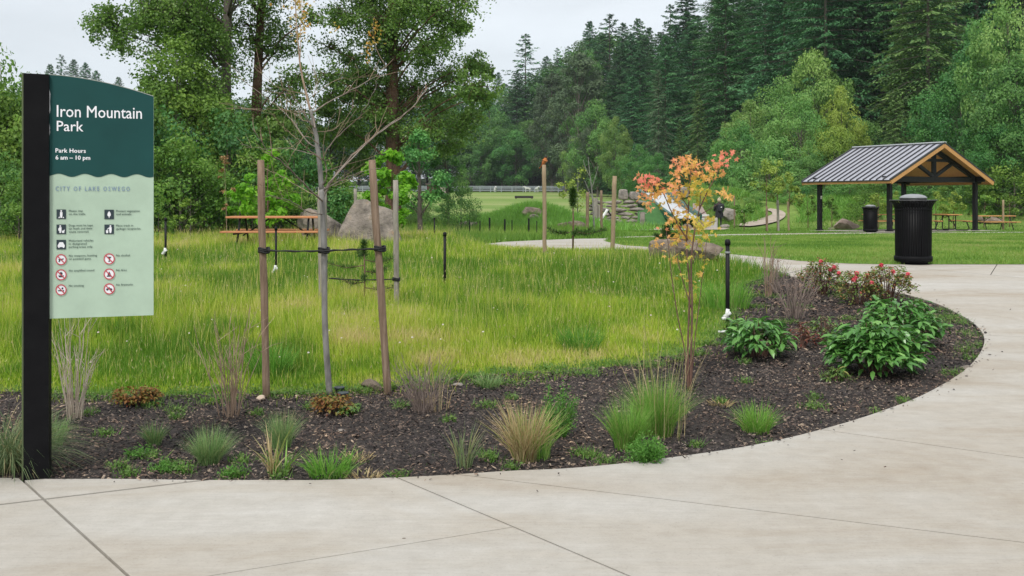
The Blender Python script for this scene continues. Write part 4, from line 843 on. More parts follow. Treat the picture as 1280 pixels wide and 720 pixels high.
g = G(); x, y = at(911, 10.35); tube(g, [(-.11, .0, .02), (.09, -.02, .03)], .012, 6); o = g.ob('pipe_stub', M_white, None, True); o.location = (x, y, zgf(x, y)+.03); tag(o, 'short white pipe lying at the base of the tall riser', 'pipe')
riser(345, 15, 283, 350, .017, 'black riser with white fitting standing in front of the orange picnic table', 339)
riser(556, 14, 290, 368, .02, 'black riser in the meadow right of the tall boulder', 364); riser(543, 26, 272, 312, .018, 'thin black riser beyond the boulder near the bush'); riser(207, 18, 272, 322, .022, 'black riser right beside the sign panel', 316)
for k, (px, y0, y1) in enumerate(((612, 272, 292), (631, 274, 292), (661, 273, 290), (600, 276, 290), (640, 275, 288), (671, 276, 290), (587, 275, 289))):
    x, y = at(px, 39-.3*k); z = zgf(x, y); g = G(); tube(g, [(0, 0, -.05), (0, 0, top_z(y0, y)-z)], .04 if k < 3 else .022, 6); o = g.ob('mesh_fence_post', M_blackrough); o.location = (x, y, z); tag(o, ['leftmost thick black fence post before the berm', 'middle thick black fence post before the berm', 'thick black fence post in front of the berm boulders'][k] if k < 3 else 'thin black post among the fence posts before the berm', 'fence post', 'black fence posts before the berm')
# valve boxes by the sapling
for px, Y, lb in ((424, 7.62, 'rear dark emitter cap beside the sapling foot'), (429, 7.42, 'front dark emitter cap beside the sapling foot')):
    x, y = at(px, Y); g = G(); lathe(g, [(.001, .045), (.04, .045), (.044, .038), (.036, .03), (.02, .0)], 16); o = g.ob('drip_emitter', plain('bluish_black_plastic', (.035, .05, .055), .4), None, True); o.location = (x, y, zgf(x, y)+.012); tag(o, lb, 'drip emitter', 'emitter caps at the sapling')

# ------------------------------------------------------------------ paddock fence, jump bar, horses, shed
def paddock_fence():
    pts = [at(px, Y) for px, Y in ((380, 232), (440, 231), (560, 229), (600, 228), (640, 226), (682, 224), (730, 222), (790, 218))]
    t = thing('paddock_fence', 'long grey rail fence across the far side of the paddock', 'fence', (*pts[0], zgf(*pts[0]))); O = Vector((*pts[0], zgf(*pts[0])))
    M_f = plain('pale_fence_rail', (.30, .33, .36), .8); L = dense(pts, 2.4, False); pm = None
    for i in range(len(L)):
        p = Vector((*L[i], zgf(*L[i])))-O
        if pm is None: g = G(); box(g, (-.09, -.09, -.1), (.09, .09, 1.35)); pm = g.mesh('post')
        o = ob('post', pm, M_f if i == 0 else None, t); o.location = p
        if i+1 < len(L):
            q = Vector((*L[i+1], zgf(*L[i+1])))-O; g = G()
            for z in (.35, .7, 1.02, 1.28): g2 = G(); bar(g2, p+Vector((0, -.1, z)), q+Vector((0, -.1, z)), .05, .17); g2.ob('rail', M_f, t)
paddock_fence()
x, y = at(655, 150); g = G(); bar(g, (-1.4, 0, .25), (1.4, 0, .25), .3, .35); box(g, (-1.3, -.2, 0), (-1.1, .2, .12)); box(g, (1.1, -.2, 0), (1.3, .2, .12)); o = g.ob('jump_log', plain('dark_timber', (.03, .025, .022), .9)); o.location = (x, y, zgf(x, y)); tag(o, 'dark low log jump lying in the paddock', 'log')
def skin(name, verts, edges, rads, mat, parent=None, sub=2, root=0):
    me = bpy.data.meshes.new(name); me.from_pydata(verts, edges, []); o = ob(name, me, mat, parent)
    m = o.modifiers.new('skin', 'SKIN'); sv = me.skin_vertices[0].data
    for i, r_ in enumerate(rads): sv[i].radius = (r_, r_) if not isinstance(r_, tuple) else r_; sv[i].use_root = (i == root)
    m.use_smooth_shade = True; s_ = o.modifiers.new('sub', 'SUBSURF'); s_.levels = s_.render_levels = sub; return o
def horse(px, Y, rz, label):
    v = [(0, 0, 1.15), (.5, 0, 1.2), (-.55, 0, 1.18), (.75, 0, 1.45), (1.0, 0, 1.7), (1.25, 0, 1.5), (1.38, 0, 1.35), (.5, .16, .75), (.5, .16, .4), (.5, .16, .04), (.5, -.16, .75), (.55, -.16, .4), (.55, -.16, .04), (-.6, .16, .8), (-.68, .16, .48), (-.62, .16, .04), (-.6, -.16, .8), (-.66, -.16, .48), (-.58, -.16, .04), (-.85, 0, 1.15), (-.95, 0, .6)]
    e_ = [(0, 1), (0, 2), (1, 3), (3, 4), (4, 5), (5, 6), (1, 7), (7, 8), (8, 9), (1, 10), (10, 11), (11, 12), (2, 13), (13, 14), (14, 15), (2, 16), (16, 17), (17, 18), (2, 19), (19, 20)]
    r_ = [.32, .29, .30, .2, .13, .11, .07, .1, .06, .06, .1, .06, .06, .14, .07, .06, .14, .07, .06, .05, .04]
    o = skin('horse', v, e_, r_, plain('white_horse_coat', (.62, .62, .60), .8)); x, y = at(px, Y); o.location = (x, y, zgf(x, y)); o.rotation_euler = (0, 0, rz); o.scale = (.8, .8, .8); tag(o, label, 'horse', 'white horses at the far fence')
horse(659.5, 219, R(185), 'larger white horse standing at the far paddock fence'); horse(671, 219, R(-60), 'smaller white horse to the right of the other one at the far fence'); horse(619, 220, R(80), 'white horse seen end-on at the left part of the far fence')
def shed():
    x, y = at(548, 170); t = thing('horse_shed', 'small dark red-brown shed at the far paddock edge', 'shed', (x, y, zgf(x, y)))
    g = G(); box(g, (-1.9, -1, 0), (1.9, 1, 2.0)); g.ob('wall', plain('red_brown_boards', (.09, .04, .03), .9), t); g = G(); box(g, (-2.1, -1.3, 2.0), (2.1, 1.2, 2.15)); g.ob('roof', plain('dull_roof', (.14, .11, .10), .8), t); g = G(); box(g, (.4, -1.03, 0), (1.3, -1.01, 1.7)); g.ob('door', plain('pale_door', (.35, .3, .27), .8), t)
shed()

# ------------------------------------------------------------------ person with backpack, back turned
def person():
    x, y = at(899, 59.2); z = zgf(x, y); t = thing('person', 'person with pale tied-up hair in a long black coat and backpack seen from behind', 'person', (x, y, z), R(8))
    v = [(0, 0, .93), (0, 0, 1.12), (0, 0, 1.33), (0, .0, 1.45), (0, .01, 1.53), (0, .02, 1.64), (.17, 0, 1.39), (.25, .02, 1.15), (.22, .16, .98), (.20, .22, .93), (-.17, 0, 1.39), (-.27, .02, 1.15), (-.22, .17, 1.02), (-.19, .24, .99), (.09, 0, .88), (.10, .01, .48), (.10, -.02, .09), (.10, .1, .03), (-.09, 0, .88), (-.10, .03, .48), (-.10, 0, .09), (-.10, .12, .03)]
    e_ = [(0, 1), (1, 2), (2, 3), (3, 4), (4, 5), (2, 6), (6, 7), (7, 8), (8, 9), (2, 10), (10, 11), (11, 12), (12, 13), (0, 14), (14, 15), (15, 16), (16, 17), (0, 18), (18, 19), (19, 20), (20, 21)]
    r_ = [.15, .13, .15, .08, .055, .095, .07, .052, .042, .035, .07, .052, .042, .035, .095, .062, .045, .04, .095, .062, .045, .04]
    skin('body', v, e_, r_, plain('skin_and_dark_trousers', (.03, .027, .025), .7), t)
    g = G(); prof = [(.27, .60), (.25, .80), (.20, 1.05), (.215, 1.25), (.225, 1.36), (.17, 1.44), (.08, 1.50)]; lathe(g, prof, 20); V = g.V[0]; V[:, 1] *= .72; g.ob('coat', plain('black_coat', (.010, .011, .014), .8), t, True)
    for s_ in (-1, 1):
        g = G(); P = [(s_*.19, 0, 1.40), (s_*.27, .01, 1.18), (s_*.235, .15, 1.0)]; tube(g, P, [.085, .075, .06], 10); g.ob('sleeve', plain('black_coat_sleeve', (.010, .011, .014), .8), t, True)
    g = G(); box(g, (-.14, -.30, .98), (.14, -.13, 1.40), 0, None, .04); bp = g.ob('backpack', plain('dark_backpack', (.018, .02, .028), .6), t); g = G(); box(g, (-.105, -.325, 1.0), (.105, -.295, 1.2), 0, None, .015); g.ob('front_pocket', plain('dark_pocket', (.022, .024, .032), .6), bp)
    g = G(); tube(g, [(.02, -.327, 1.19), (.02, -.327, 1.25)], .03, 8); tube(g, [(-.03, -.322, 1.22), (.06, -.322, 1.22)], .012, 6); g.ob('emblem', M_white, bp)
    g = G(); V, f = uvs(.115, 12, 8); g.add(V*np.array([1, 1.1, 1.12])+np.array([0, 0, 1.645]), f); V, f = uvs(.05, 8, 6); g.add(V+np.array([0, -.05, 1.775]), f); g.ob('hair', plain('pale_blonde_hair', (.52, .42, .28), .7), t, True)
def uvs(r_, n, m):
    V = [(0, 0, r_)]+[(r_*math.sin(math.pi*i/m)*math.cos(2*math.pi*j/n), r_*math.sin(math.pi*i/m)*math.sin(2*math.pi*j/n), r_*math.cos(math.pi*i/m)) for i in range(1, m) for j in range(n)]+[(0, 0, -r_)]
    f = [(0, 1+j, 1+(j+1) % n) for j in range(n)]+[(1+(i-1)*n+j, 1+i*n+j, 1+i*n+(j+1) % n, 1+(i-1)*n+(j+1) % n) for i in range(1, m-1) for j in range(n)]+[(1+(m-2)*n+(j+1) % n, 1+(m-2)*n+j, len(V)-1) for j in range(n)]
    return np.array(V), f
person()
# robin
def robin():
    x, y = at(680.5, 19.3); z = top_z(206, 19.3); t = thing('robin', 'American robin with rusty breast perched on top of a tan stake', 'bird', (x, y, z), 0)
    v = [(0, 0, .05), (.012, -.01, .085), (.02, -.015, .118), (.024, -.018, .148), (-.03, .015, .02), (-.07, .03, -.03), (-.10, .04, -.07)]
    skin('body', v, [(0, 1), (1, 2), (2, 3), (0, 4), (4, 5), (5, 6)], [.040, .044, .034, .020, .024, .012, .010], plain('rusty_breast', (.46, .15, .04), .8), t)
    g = G(); V, f = uvs(.026, 12, 8); g.add(V*np.array([1.1, 1, 1])+np.array([.026, -.018, .152]), f); g.ob('head', plain('black_head', (.02, .018, .018), .7), t, True)
    g = G(); tube(g, [(.048, -.022, .152), (.072, -.026, .148)], [.007, .001], 6); g.ob('beak', plain('yellow_beak', (.5, .3, .05), .5), t)
    g = G(); V = np.array([(-.02, .03, .10), (-.035, -.01, .08), (-.06, .0, .0), (-.10, .03, -.06), (-.13, .04, -.115), (-.115, .05, -.12), (-.075, .05, -.04), (-.03, .06, .04)]); n = len(V); g.add(np.vstack([V, V+np.array([.012, .012, .004])]), [tuple(range(n)), tuple(range(2*n-1, n-1, -1))]+[(i, n+i, n+(i+1) % n, (i+1) % n) for i in range(n)]); g.ob('wing_and_tail', plain('dark_grey_brown_feathers', (.035, .032, .03), .8), t)
    for s_ in (-.012, .014): g = G(); tube(g, [(s_, 0, 0), (s_, 0, .03)], .003, 5); g.ob('leg', plain('dark_leg', (.06, .045, .03)), t)
robin()
# ------------------------------------------------------------------ planting-bed plants
def tuft(px, py, h, w, n, mat, label, name='grass_tuft', cat='grass tuft', col=(.5, .2), lean=(.1, 1.0), bw=.004, droop=0, seed=None, base=.25, stems=0, Yo=0, segs=3, group=None, arc=False):
    r0 = np.random.default_rng(seed if seed is not None else int(px*7+py)); x, y = gp(px, py); y += Yo; z = zgf(x, y)
    a = r0.uniform(0, 2*math.pi, n); rr = w*base*np.sqrt(r0.random(n)); P = np.column_stack([rr*np.cos(a), rr*np.sin(a), np.full(n, -.005)])
    g = G(); az = a+r0.normal(0, .6, n); ln = lean[0]+(lean[1]-lean[0])*r0.random(n); blades(g, P, h*r0.uniform(.55, 1.05, n)*(1-.25*ln), bw*r0.uniform(.6, 1.3, n), ln, az, np.where(r0.random(n) < .09, r0.uniform(.85, 1, n), np.clip(r0.normal(col[0], col[1], n), 0, 1)), segs=segs, droop=droop, r_=r0)
    o = g.ob(name, mat); o.location = (x, y, z+.01); return tag(o, label, cat, group)
M_fescue = leafmat('fescue', [(.12, .23, .08), (.20, .34, .12), (.31, .44, .18), (.42, .36, .20)], .3, .6, [0, .45, .8, 1])
M_green = leafmat('fresh_grass', [(.09, .25, .03), (.17, .38, .05), (.29, .50, .11), (.38, .36, .15)], .35, .6, [0, .45, .8, 1])
M_straw = leafmat('straw', [(.26, .17, .08), (.48, .36, .18), (.62, .50, .30), (.22, .27, .07)], .3, .7, [0, .4, .85, 1])
M_bluegreen = leafmat('blue_green_blades', [(.08, .13, .055), (.13, .20, .085), (.24, .30, .15), (.40, .34, .18)], .3, .6)
tuft(6, 590, .60, .55, 1300, M_bluegreen, 'large arching blue-green ornamental grass clump by the sign post', 'ornamental_grass', 'ornamental grass', (.4, .25), (.5, 1.2), .0042, .55, base=.22, segs=5, Yo=.02)
x0, y0 = gp(22, 588)
tuft(262, 582, .25, .24, 800, M_fescue, 'rounded grey-green fescue tuft left of the straw-and-green clump', col=(.45, .28), lean=(.02, 1.05), bw=.0022)
tuft(352, 562, .27, .20, 480, M_fescue, 'upright olive fescue tuft behind the straw-coloured blades', col=(.5, .28), lean=(.02, .85), bw=.0022)
tuft(193, 558, .17, .15, 260, M_fescue, 'small olive tuft between the bare shrub and the sign post', col=(.5, .25), lean=(.1, .9), bw=.003)
tuft(340, 597, .32, .16, 24, M_straw, 'sparse pale straw blades standing near the front rim of the bed', col=(.6, .25), lean=(.05, .8), bw=.010, base=.15)
tuft(352, 594, .22, .34, 50, M_green, 'short green blades leaning right out of the straw clump', lean=(.3, 1.1), bw=.008, base=.12)
tuft(412, 598, .19, .24, 260, M_green, 'low feathery green clump at the front rim below the young tree', col=(.3, .2), lean=(.2, 1.2), bw=.005, base=.45)
tuft(579, 588, .30, .20, 60, M_bluegreen, 'sparse blue-green upright blades left of the straw fountain grass', col=(.55, .25), lean=(.05, .7), bw=.006, base=.2)
tuft(656, 578, .40, .30, 480, M_straw, 'straw-yellow fountain grass tuft with a few green blades', 'fountain_grass', col=(.55, .33), lean=(.1, .95), bw=.0042, base=.22)
tuft(668, 574, .36, .3, 140, M_green, 'thin green blades rising through the right of the straw fountain grass', col=(.6, .2), lean=(.1, .9), bw=.005, base=.3)
tuft(826, 552, .42, .34, 1300, M_green, 'biggest bright green bunchgrass in the middle of the bed', 'bunchgrass', col=(.55, .28), lean=(.02, .95), bw=.0026, base=.28, Yo=.15)
tuft(786, 568, .33, .24, 900, M_green, 'mid-size green bunchgrass leaning left against the biggest one', 'bunchgrass', col=(.5, .25), lean=(.02, .75), bw=.0026, base=.3, Yo=.08)
tuft(830, 552, .95, .4, 46, M_straw, 'tall thin seed stalks rising above the biggest bunchgrass', 'seed_stalks', 'grass stalks', col=(.85, .15), lean=(.02, .45), bw=.0035, base=.4, Yo=.1)
tuft(946, 542, .23, .28, 380, M_green, 'low spreading yellow-green grass tuft right of the bunchgrasses', col=(.55, .2), lean=(.1, 1.15), bw=.0042, base=.3)
tuft(612, 486, .16, .28, 160, M_fescue, 'flat grey-green tuft at the rear edge of the mulch', col=(.4, .25), lean=(.3, 1.2), bw=.006)
tuft(64, 560, .24, .25, 160, M_fescue, 'short grassy tuft right behind the sign post', lean=(.1, 1), bw=.004)
tuft(340, 470, .33, .4, 300, M_green, 'dark green grass bunch behind the bare shrub and left stake', col=(.2, .15), lean=(.1, .8), bw=.006, base=.4)
tuft(725, 440, .3, .5, 340, M_green, 'dark tuft of grass inside the yellowish meadow edge', col=(.15, .15), lean=(.1, .9), bw=.006, base=.4)
tuft(905, 385, .4, .6, 500, M_green, 'lush green grass clump left of the tall riser', col=(.4, .2), lean=(.1, .8), bw=.007, base=.5)
for k, (px, py) in enumerate(((455, 600), (445, 578), (530, 505), (900, 508))):
    tuft(px, py, .07, .22, 90, M_straw, ['tiny dry straw heap at the front rim under the leaning stake', 'thin dead straw patch beside the low feathery clump', 'dead straw mat under the grey twig clump', 'dead straw mat left of the low spreading tuft'][k], 'dead_grass', 'dead grass', lean=(.8, 1.3), bw=.006, base=.4)
def feather(px, py, h, w, n, label):              # feathery many-stemmed herb
    r0 = np.random.default_rng(int(px)); x, y = gp(px, py); t = thing('feathery_herb', label, 'herb', (x, y, zgf(x, y))); st = G(); lf = G()
    for k in range(n):
        a = r0.uniform(0, 6.28); q = w*.5*math.sqrt(r0.random()); hh = h*r0.uniform(.45, 1)*(1-.3*(q/(w*.5))**2); b = np.array([q*.4*math.cos(a), q*.4*math.sin(a), 0]); e_ = np.array([q*math.cos(a), q*math.sin(a), hh]); P = np.array([b, (b+e_)/2+[0, 0, hh*.08], e_]); tube(st, P, [.0025, .002, .001], 3, cap=False)
        m = 60; tt = r0.uniform(.25, 1, m); c = b+(e_-b)*tt[:, None]+r0.normal(0, .014, (m, 3)); leafcards(lf, c, nrm(r0.normal(size=(m, 3))+[0, 0, .8]), r0.uniform(.010, .026, m), .28, np.clip(r0.normal(.4, .2, m)+.3*(tt-.6), 0, 1), r_=r0)
    st.ob('stems', M_green, t); o = lf.ob('foliage', leafmat('herb_leaf', [(.07, .20, .03), (.12, .30, .05), (.20, .40, .08)], .35), t)
feather(697, 547, .38, .26, 46, 'upright bright green feathery herb behind the straw fountain grass')
feather(806, 583, .20, .26, 44, 'low bushy green feathery herb in front of the bunchgrasses')
feather(213, 590, .07, .22, 12, 'low leafy green weed mound in the front left of the mulch'); feather(292, 596, .06, .2, 9, 'second low weed mound near the rim, below the fescue tuft')
feather(175, 572, .07, .16, 10, 'tiny weed sprig between sign post and fescue')

M_palet = surf('pale_dry_stem', [(.30, .23, .17), (.44, .37, .30), (.52, .46, .39)], 8, .9, 0)
def twigshrub(px, py, h, w, n, mat, label, r_=.0035, fork=3, spread=.5, name='bare_shrub', Yo=0, leaf=None):
    r0 = np.random.default_rng(int(px*3)); x, y = gp(px, py); y += Yo; g = G()
    for k in range(n):
        a = r0.uniform(0, 6.28); s_ = w*.5*math.sqrt(r0.random()); b = np.array([.14*w*math.cos(a)*r0.random(), .14*w*math.sin(a)*r0.random(), 0]); hh = h*r0.uniform(.55, 1.0); tip = np.array([s_*math.cos(a), s_*math.sin(a), hh]); T = np.linspace(0, 1, 6)[:, None]
        P = b+(tip-b)*np.column_stack([T**1.2, T**1.2, T**.9])+r0.normal(0, .010, (6, 3))*T; tube(g, P, np.linspace(r_, r_*.35, 6), 4, cap=False, r=r0.random())
        for q in range(r0.integers(1, fork+1)):
            i = r0.integers(2, 5); d = nrm(P[5]-P[i]+r0.normal(0, .35, 3)*np.array([1, 1, .2])*hh*.5); e_ = P[i]+d*hh*r0.uniform(.12, .35); tube(g, [P[i], (P[i]+e_)/2+r0.normal(0, .006, 3), e_], [r_*.6, r_*.45, r_*.25], 3, cap=False, r=r0.random())
    o = g.ob(name, mat); o.location = (x, y, zgf(x, y)); return tag(o, label, 'shrub')
twigshrub(93, 527, .74, .40, 30, M_palet, 'pale bare-stemmed shrub just right of the sign post', .0035, 2)
twigshrub(288, 522, .78, .55, 24, M_twig, 'brown bare-twigged shrub left of the left stake', .0038, 3); twigshrub(530, 517, .42, .5, 60, M_twiggrey, 'low clump of grey bare twigs right of the leaning stake', .0028, 2); tuft(548, 515, .62, .3, 12, M_straw, 'few tall bent straws rising from the grey twig clump', 'dead_stalks', 'grass stalks', lean=(.1, .8), bw=.005)
twigshrub(993, 398, .58, .8, 42, M_twiggrey, 'grey bare branching shrub in the middle of the right part of the bed', .0045, 4); twigshrub(960, 372, .85, .35, 13, M_twig, 'tall thin brown canes at the back tip of the bed', .006, 2)
twigshrub(968, 366, .55, .5, 40, M_twiggrey, 'fine grey twigs behind the tall canes', .003, 3)

def leafy_shrub(px, py, h, w, nl, leaf, asp, mat, label, stemcol=M_barkbrown, cat='shrub', name='shrub', dome=True, d=None, Yo=0, rosette=1, low=0, seed=0, droop=.3, nst=16, extra=None):
    r0 = np.random.default_rng(int(px*5)+seed); x, y = gp(px, py); y += Yo; d = d or w; t = thing(name, label, cat, (x, y, zgf(x, y))); st = G(); lf = G(); tips = []
    for k in range(nst):
        a = r0.uniform(0, 6.28); q = math.sqrt(r0.random()); T = np.array([q*w*.45*math.cos(a), q*d*.45*math.sin(a), h*(.95-.45*q*q)*r0.uniform(.8, 1)]); P = [np.array([.12*w*q*math.cos(a), .12*d*q*math.sin(a), 0]), T*[.55, .55, .6]+r0.normal(0, .01, 3), T]; tube(st, P, [.008, .006, .003], 5, cap=False, r=r0.random()); tips.append(T)
        for j in range(2 if h > .25 else 1):
            e_ = P[1]+nrm(r0.normal(0, 1, 3)*[1, 1, .3]+[math.cos(a), math.sin(a), .5])*h*r0.uniform(.25, .5); e_[2] = max(e_[2], .05*h); tube(st, [P[1], e_], [.004, .002], 4, cap=False); tips.append(e_)
    tips = np.array(tips)
    if extra is not None: nl = nl
    per = max(3, nl//len(tips))
    for T in tips:                                   # whorl of leaves round each shoot tip
        a = np.arange(per)*2.4+r0.uniform(0, 6); el = r0.uniform(-.5, .8, per); al = np.column_stack([np.cos(a)*np.cos(el), np.sin(a)*np.cos(el), np.sin(el)-droop]); al = nrm(al); L = leaf*r0.uniform(.6, 1.1, per); c = T+al*L[:, None]*.6+np.column_stack([np.zeros(per), np.zeros(per), -r0.random(per)*.10*h]); c[:, 2] = np.maximum(c[:, 2], .015)
        up = nrm(np.column_stack([r0.normal(0, .25, per), r0.normal(0, .25, per), np.ones(per)])); bentleaf(lf, c, up, L, asp, np.clip(r0.normal(.45, .2, per)+.25*(T[2]/h-.6), 0, 1), al)
    m = low or nl//2                                 # leaves lower on the stems close the skirt of the bush
    a = r0.uniform(0, 6.28, m); q = r0.uniform(.35, 1, m)**.6; zz = r0.random(m)**.8*.75; rr = q*np.sqrt(np.clip(1-(zz*.8)**2, 0, 1))
    c = np.column_stack([rr*w*.47*np.cos(a), rr*d*.47*np.sin(a), .02+zz*h]); al = nrm(np.column_stack([np.cos(a), np.sin(a), -.35+r0.normal(0, .35, m)])); bentleaf(lf, c, nrm(np.column_stack([r0.normal(0, .3, m), r0.normal(0, .3, m), np.ones(m)])+al*.4), leaf*r0.uniform(.6, 1.05, m), asp, np.clip(r0.normal(.38, .2, m), 0, 1), al)
    st.ob('stems', stemcol, t); lf.ob('foliage', mat, t); return t, tips
def bentleaf(g, c, up, L, asp, r, al):            # pointed leaf with a midrib fold and a drooping tip: 8 triangles
    n = len(c); s_ = nrm(np.cross(al, up)); u = np.cross(s_, al); L = L[:, None]; w = L*asp/2
    mid = [c+al*L*k+u*L*z for k, z in ((-.5, 0), (-.2, .05), (.15, .05), (.5, -.06))]; lft = [m+s_*w*q+u*w*.35 for m, q in ((mid[1], .85), (mid[2], .8))]; rgt = [m-s_*w*q+u*w*.35 for m, q in ((mid[1], .85), (mid[2], .8))]
    V = np.stack(mid+lft+rgt, 1); f = np.arange(n)[:, None]*8; tri = [(0, 1, 4), (0, 6, 1), (2, 3, 5), (3, 2, 7)]; qd = [(1, 2, 5, 4), (1, 6, 7, 2)]
    g.add(V.reshape(-1, 3), [np.concatenate([f+np.array(q) for q in tri]), np.concatenate([f+np.array(q) for q in qd])], np.repeat(r, 8)); return g
def glossy(name, cols): return leafmat(name, cols, .18, .32, spec=.5)
M_rhodo = glossy('rhododendron_leaf', [(.04, .13, .025), (.08, .23, .045), (.15, .34, .075), (.25, .46, .13)])
M_rhodo2 = glossy('olive_evergreen_leaf', [(.04, .09, .02), (.08, .17, .03), (.17, .25, .05), (.30, .24, .06)])
leafy_shrub(1114, 478, .50, .86, 760, .125, .42, M_rhodo, 'largest glossy dark green rhododendron at the right of the bed', name='rhododendron', nst=40, Yo=.35, d=.8)
leafy_shrub(1146, 446, .58, .78, 520, .12, .42, M_rhodo, 'second rhododendron rising behind the largest one toward the path', name='rhododendron', nst=26, Yo=.45)
leafy_shrub(954, 452, .42, .64, 380, .12, .42, M_rhodo, 'glossy rhododendron with yellowed lower leaves beside the tall riser', name='rhododendron', nst=22, Yo=.2)
leafy_shrub(1030, 432, .36, .34, 130, .07, .42, M_rhodo2, 'thin yellow-green broadleaf shrub between the two rhododendrons', nst=12); leafy_shrub(1002, 436, .28, .2, 70, .06, .4, leafmat('dark_red_leaf', [(.09, .02, .015), (.18, .05, .03), (.10, .12, .03)], .2), 'small dark red-leaved shrub under the grey bare shrub', nst=8)
leafy_shrub(1046, 478, .12, .22, 60, .07, .3, M_rhodo2, 'tiny yellow-green seedling in front of the large rhododendron', nst=5, name='seedling', cat='seedling')
M_russet = leafmat('russet_leaf', [(.16, .05, .02), (.30, .14, .04), (.16, .19, .04), (.34, .25, .06)], .3)
leafy_shrub(171, 507, .15, .40, 420, .035, .55, M_russet, 'low russet and olive creeping shrub at the meadow edge right of the sign', nst=26, name='low_shrub'); leafy_shrub(414, 518, .14, .34, 380, .036, .55, M_russet, 'low reddish creeping shrub at the foot of the grey sapling', nst=22, name='low_shrub'); leafy_shrub(436, 520, .07, .2, 110, .04, .5, M_rhodo2, 'small green weed right of the reddish creeping shrub', nst=8, name='weed', cat='weed')
M_rose = leafmat('rose_leaf', [(.10, .19, .05), (.19, .28, .07), (.36, .15, .07), (.46, .12, .09)], .3, pos=[0, .40, .7, 1])
M_petal = leafmat('pink_petals', [(.72, .08, .12), (.85, .22, .26)], .2)
def rose(px, py, h, w, nf, label, Yo=0):
    t, tips = leafy_shrub(px, py, h, w, 620, .05, .6, M_rose, label, name='rose_bush', nst=20, Yo=Yo, droop=.1, low=420); r0 = np.random.default_rng(int(px)); T = tips[np.argsort(-tips[:, 2]+tips[:, 1])][:nf*2:2]
    for p in T:
        g = G(); m = 16; d = nrm(r0.normal(size=(m, 3))+[0, -.6, .5]); leafcards(g, p+d*.016, d, .052, .9, r0.random(m), r_=r0); g.ob('blossom', M_petal, t)
rose(1037, 373, .58, .55, 4, 'leftmost rose bush with two coral pink blossoms', .3); rose(1084, 386, .52, .6, 5, 'middle rose bush with red-tinted leaves and pink blossoms', .3); rose(1136, 392, .62, .6, 3, 'rightmost rose bush with dense red new leaves behind the rhododendrons', .7)

# ------------------------------------------------------------------ young trees in the bed
def leaves_at(g, pts, n, r_, leaf, asp, mean, sd_, r0, up=.6, droop=0):
    for p in pts:
        c = p+r0.normal(0, r_, (n, 3)); nn = nrm(r0.normal(size=(n, 3))+[0, 0, up]); al = nrm(r0.normal(size=(n, 3))+[0, 0, -droop]); bentleaf(g, c, nn, leaf*r0.uniform(.6, 1.15, n), asp, np.clip(r0.normal(mean, sd_, n), 0, 1), al)
def maple_leaf(g, c, nn, al, L, r):                # five-lobed leaf
    s_ = nrm(np.cross(al, nn)); al = nrm(np.cross(nn, s_)); ang = [-2.6, -1.9, -1.45, -.95, -.65, -.3, 0, .3, .65, .95, 1.45, 1.9, 2.6]; rad = [.18, .62, .42, .95, .52, .55, 1.15, .55, .52, .95, .42, .62, .18]
    n = len(c); V = [c+nn*(-.05*L)[:, None]]+[c+(al*math.cos(a)+s_*math.sin(a))*(L*q*.5)[:, None]+nn*(L*(-.12*q*q))[:, None] for a, q in zip(ang, rad)]
    V = np.stack(V, 1); m = len(ang)+1; f = np.arange(n)[:, None]*m; g.add(V.reshape(-1, 3), np.concatenate([f+np.array([0, i+1, i]) for i in range(1, m-1)]), np.repeat(r, m))
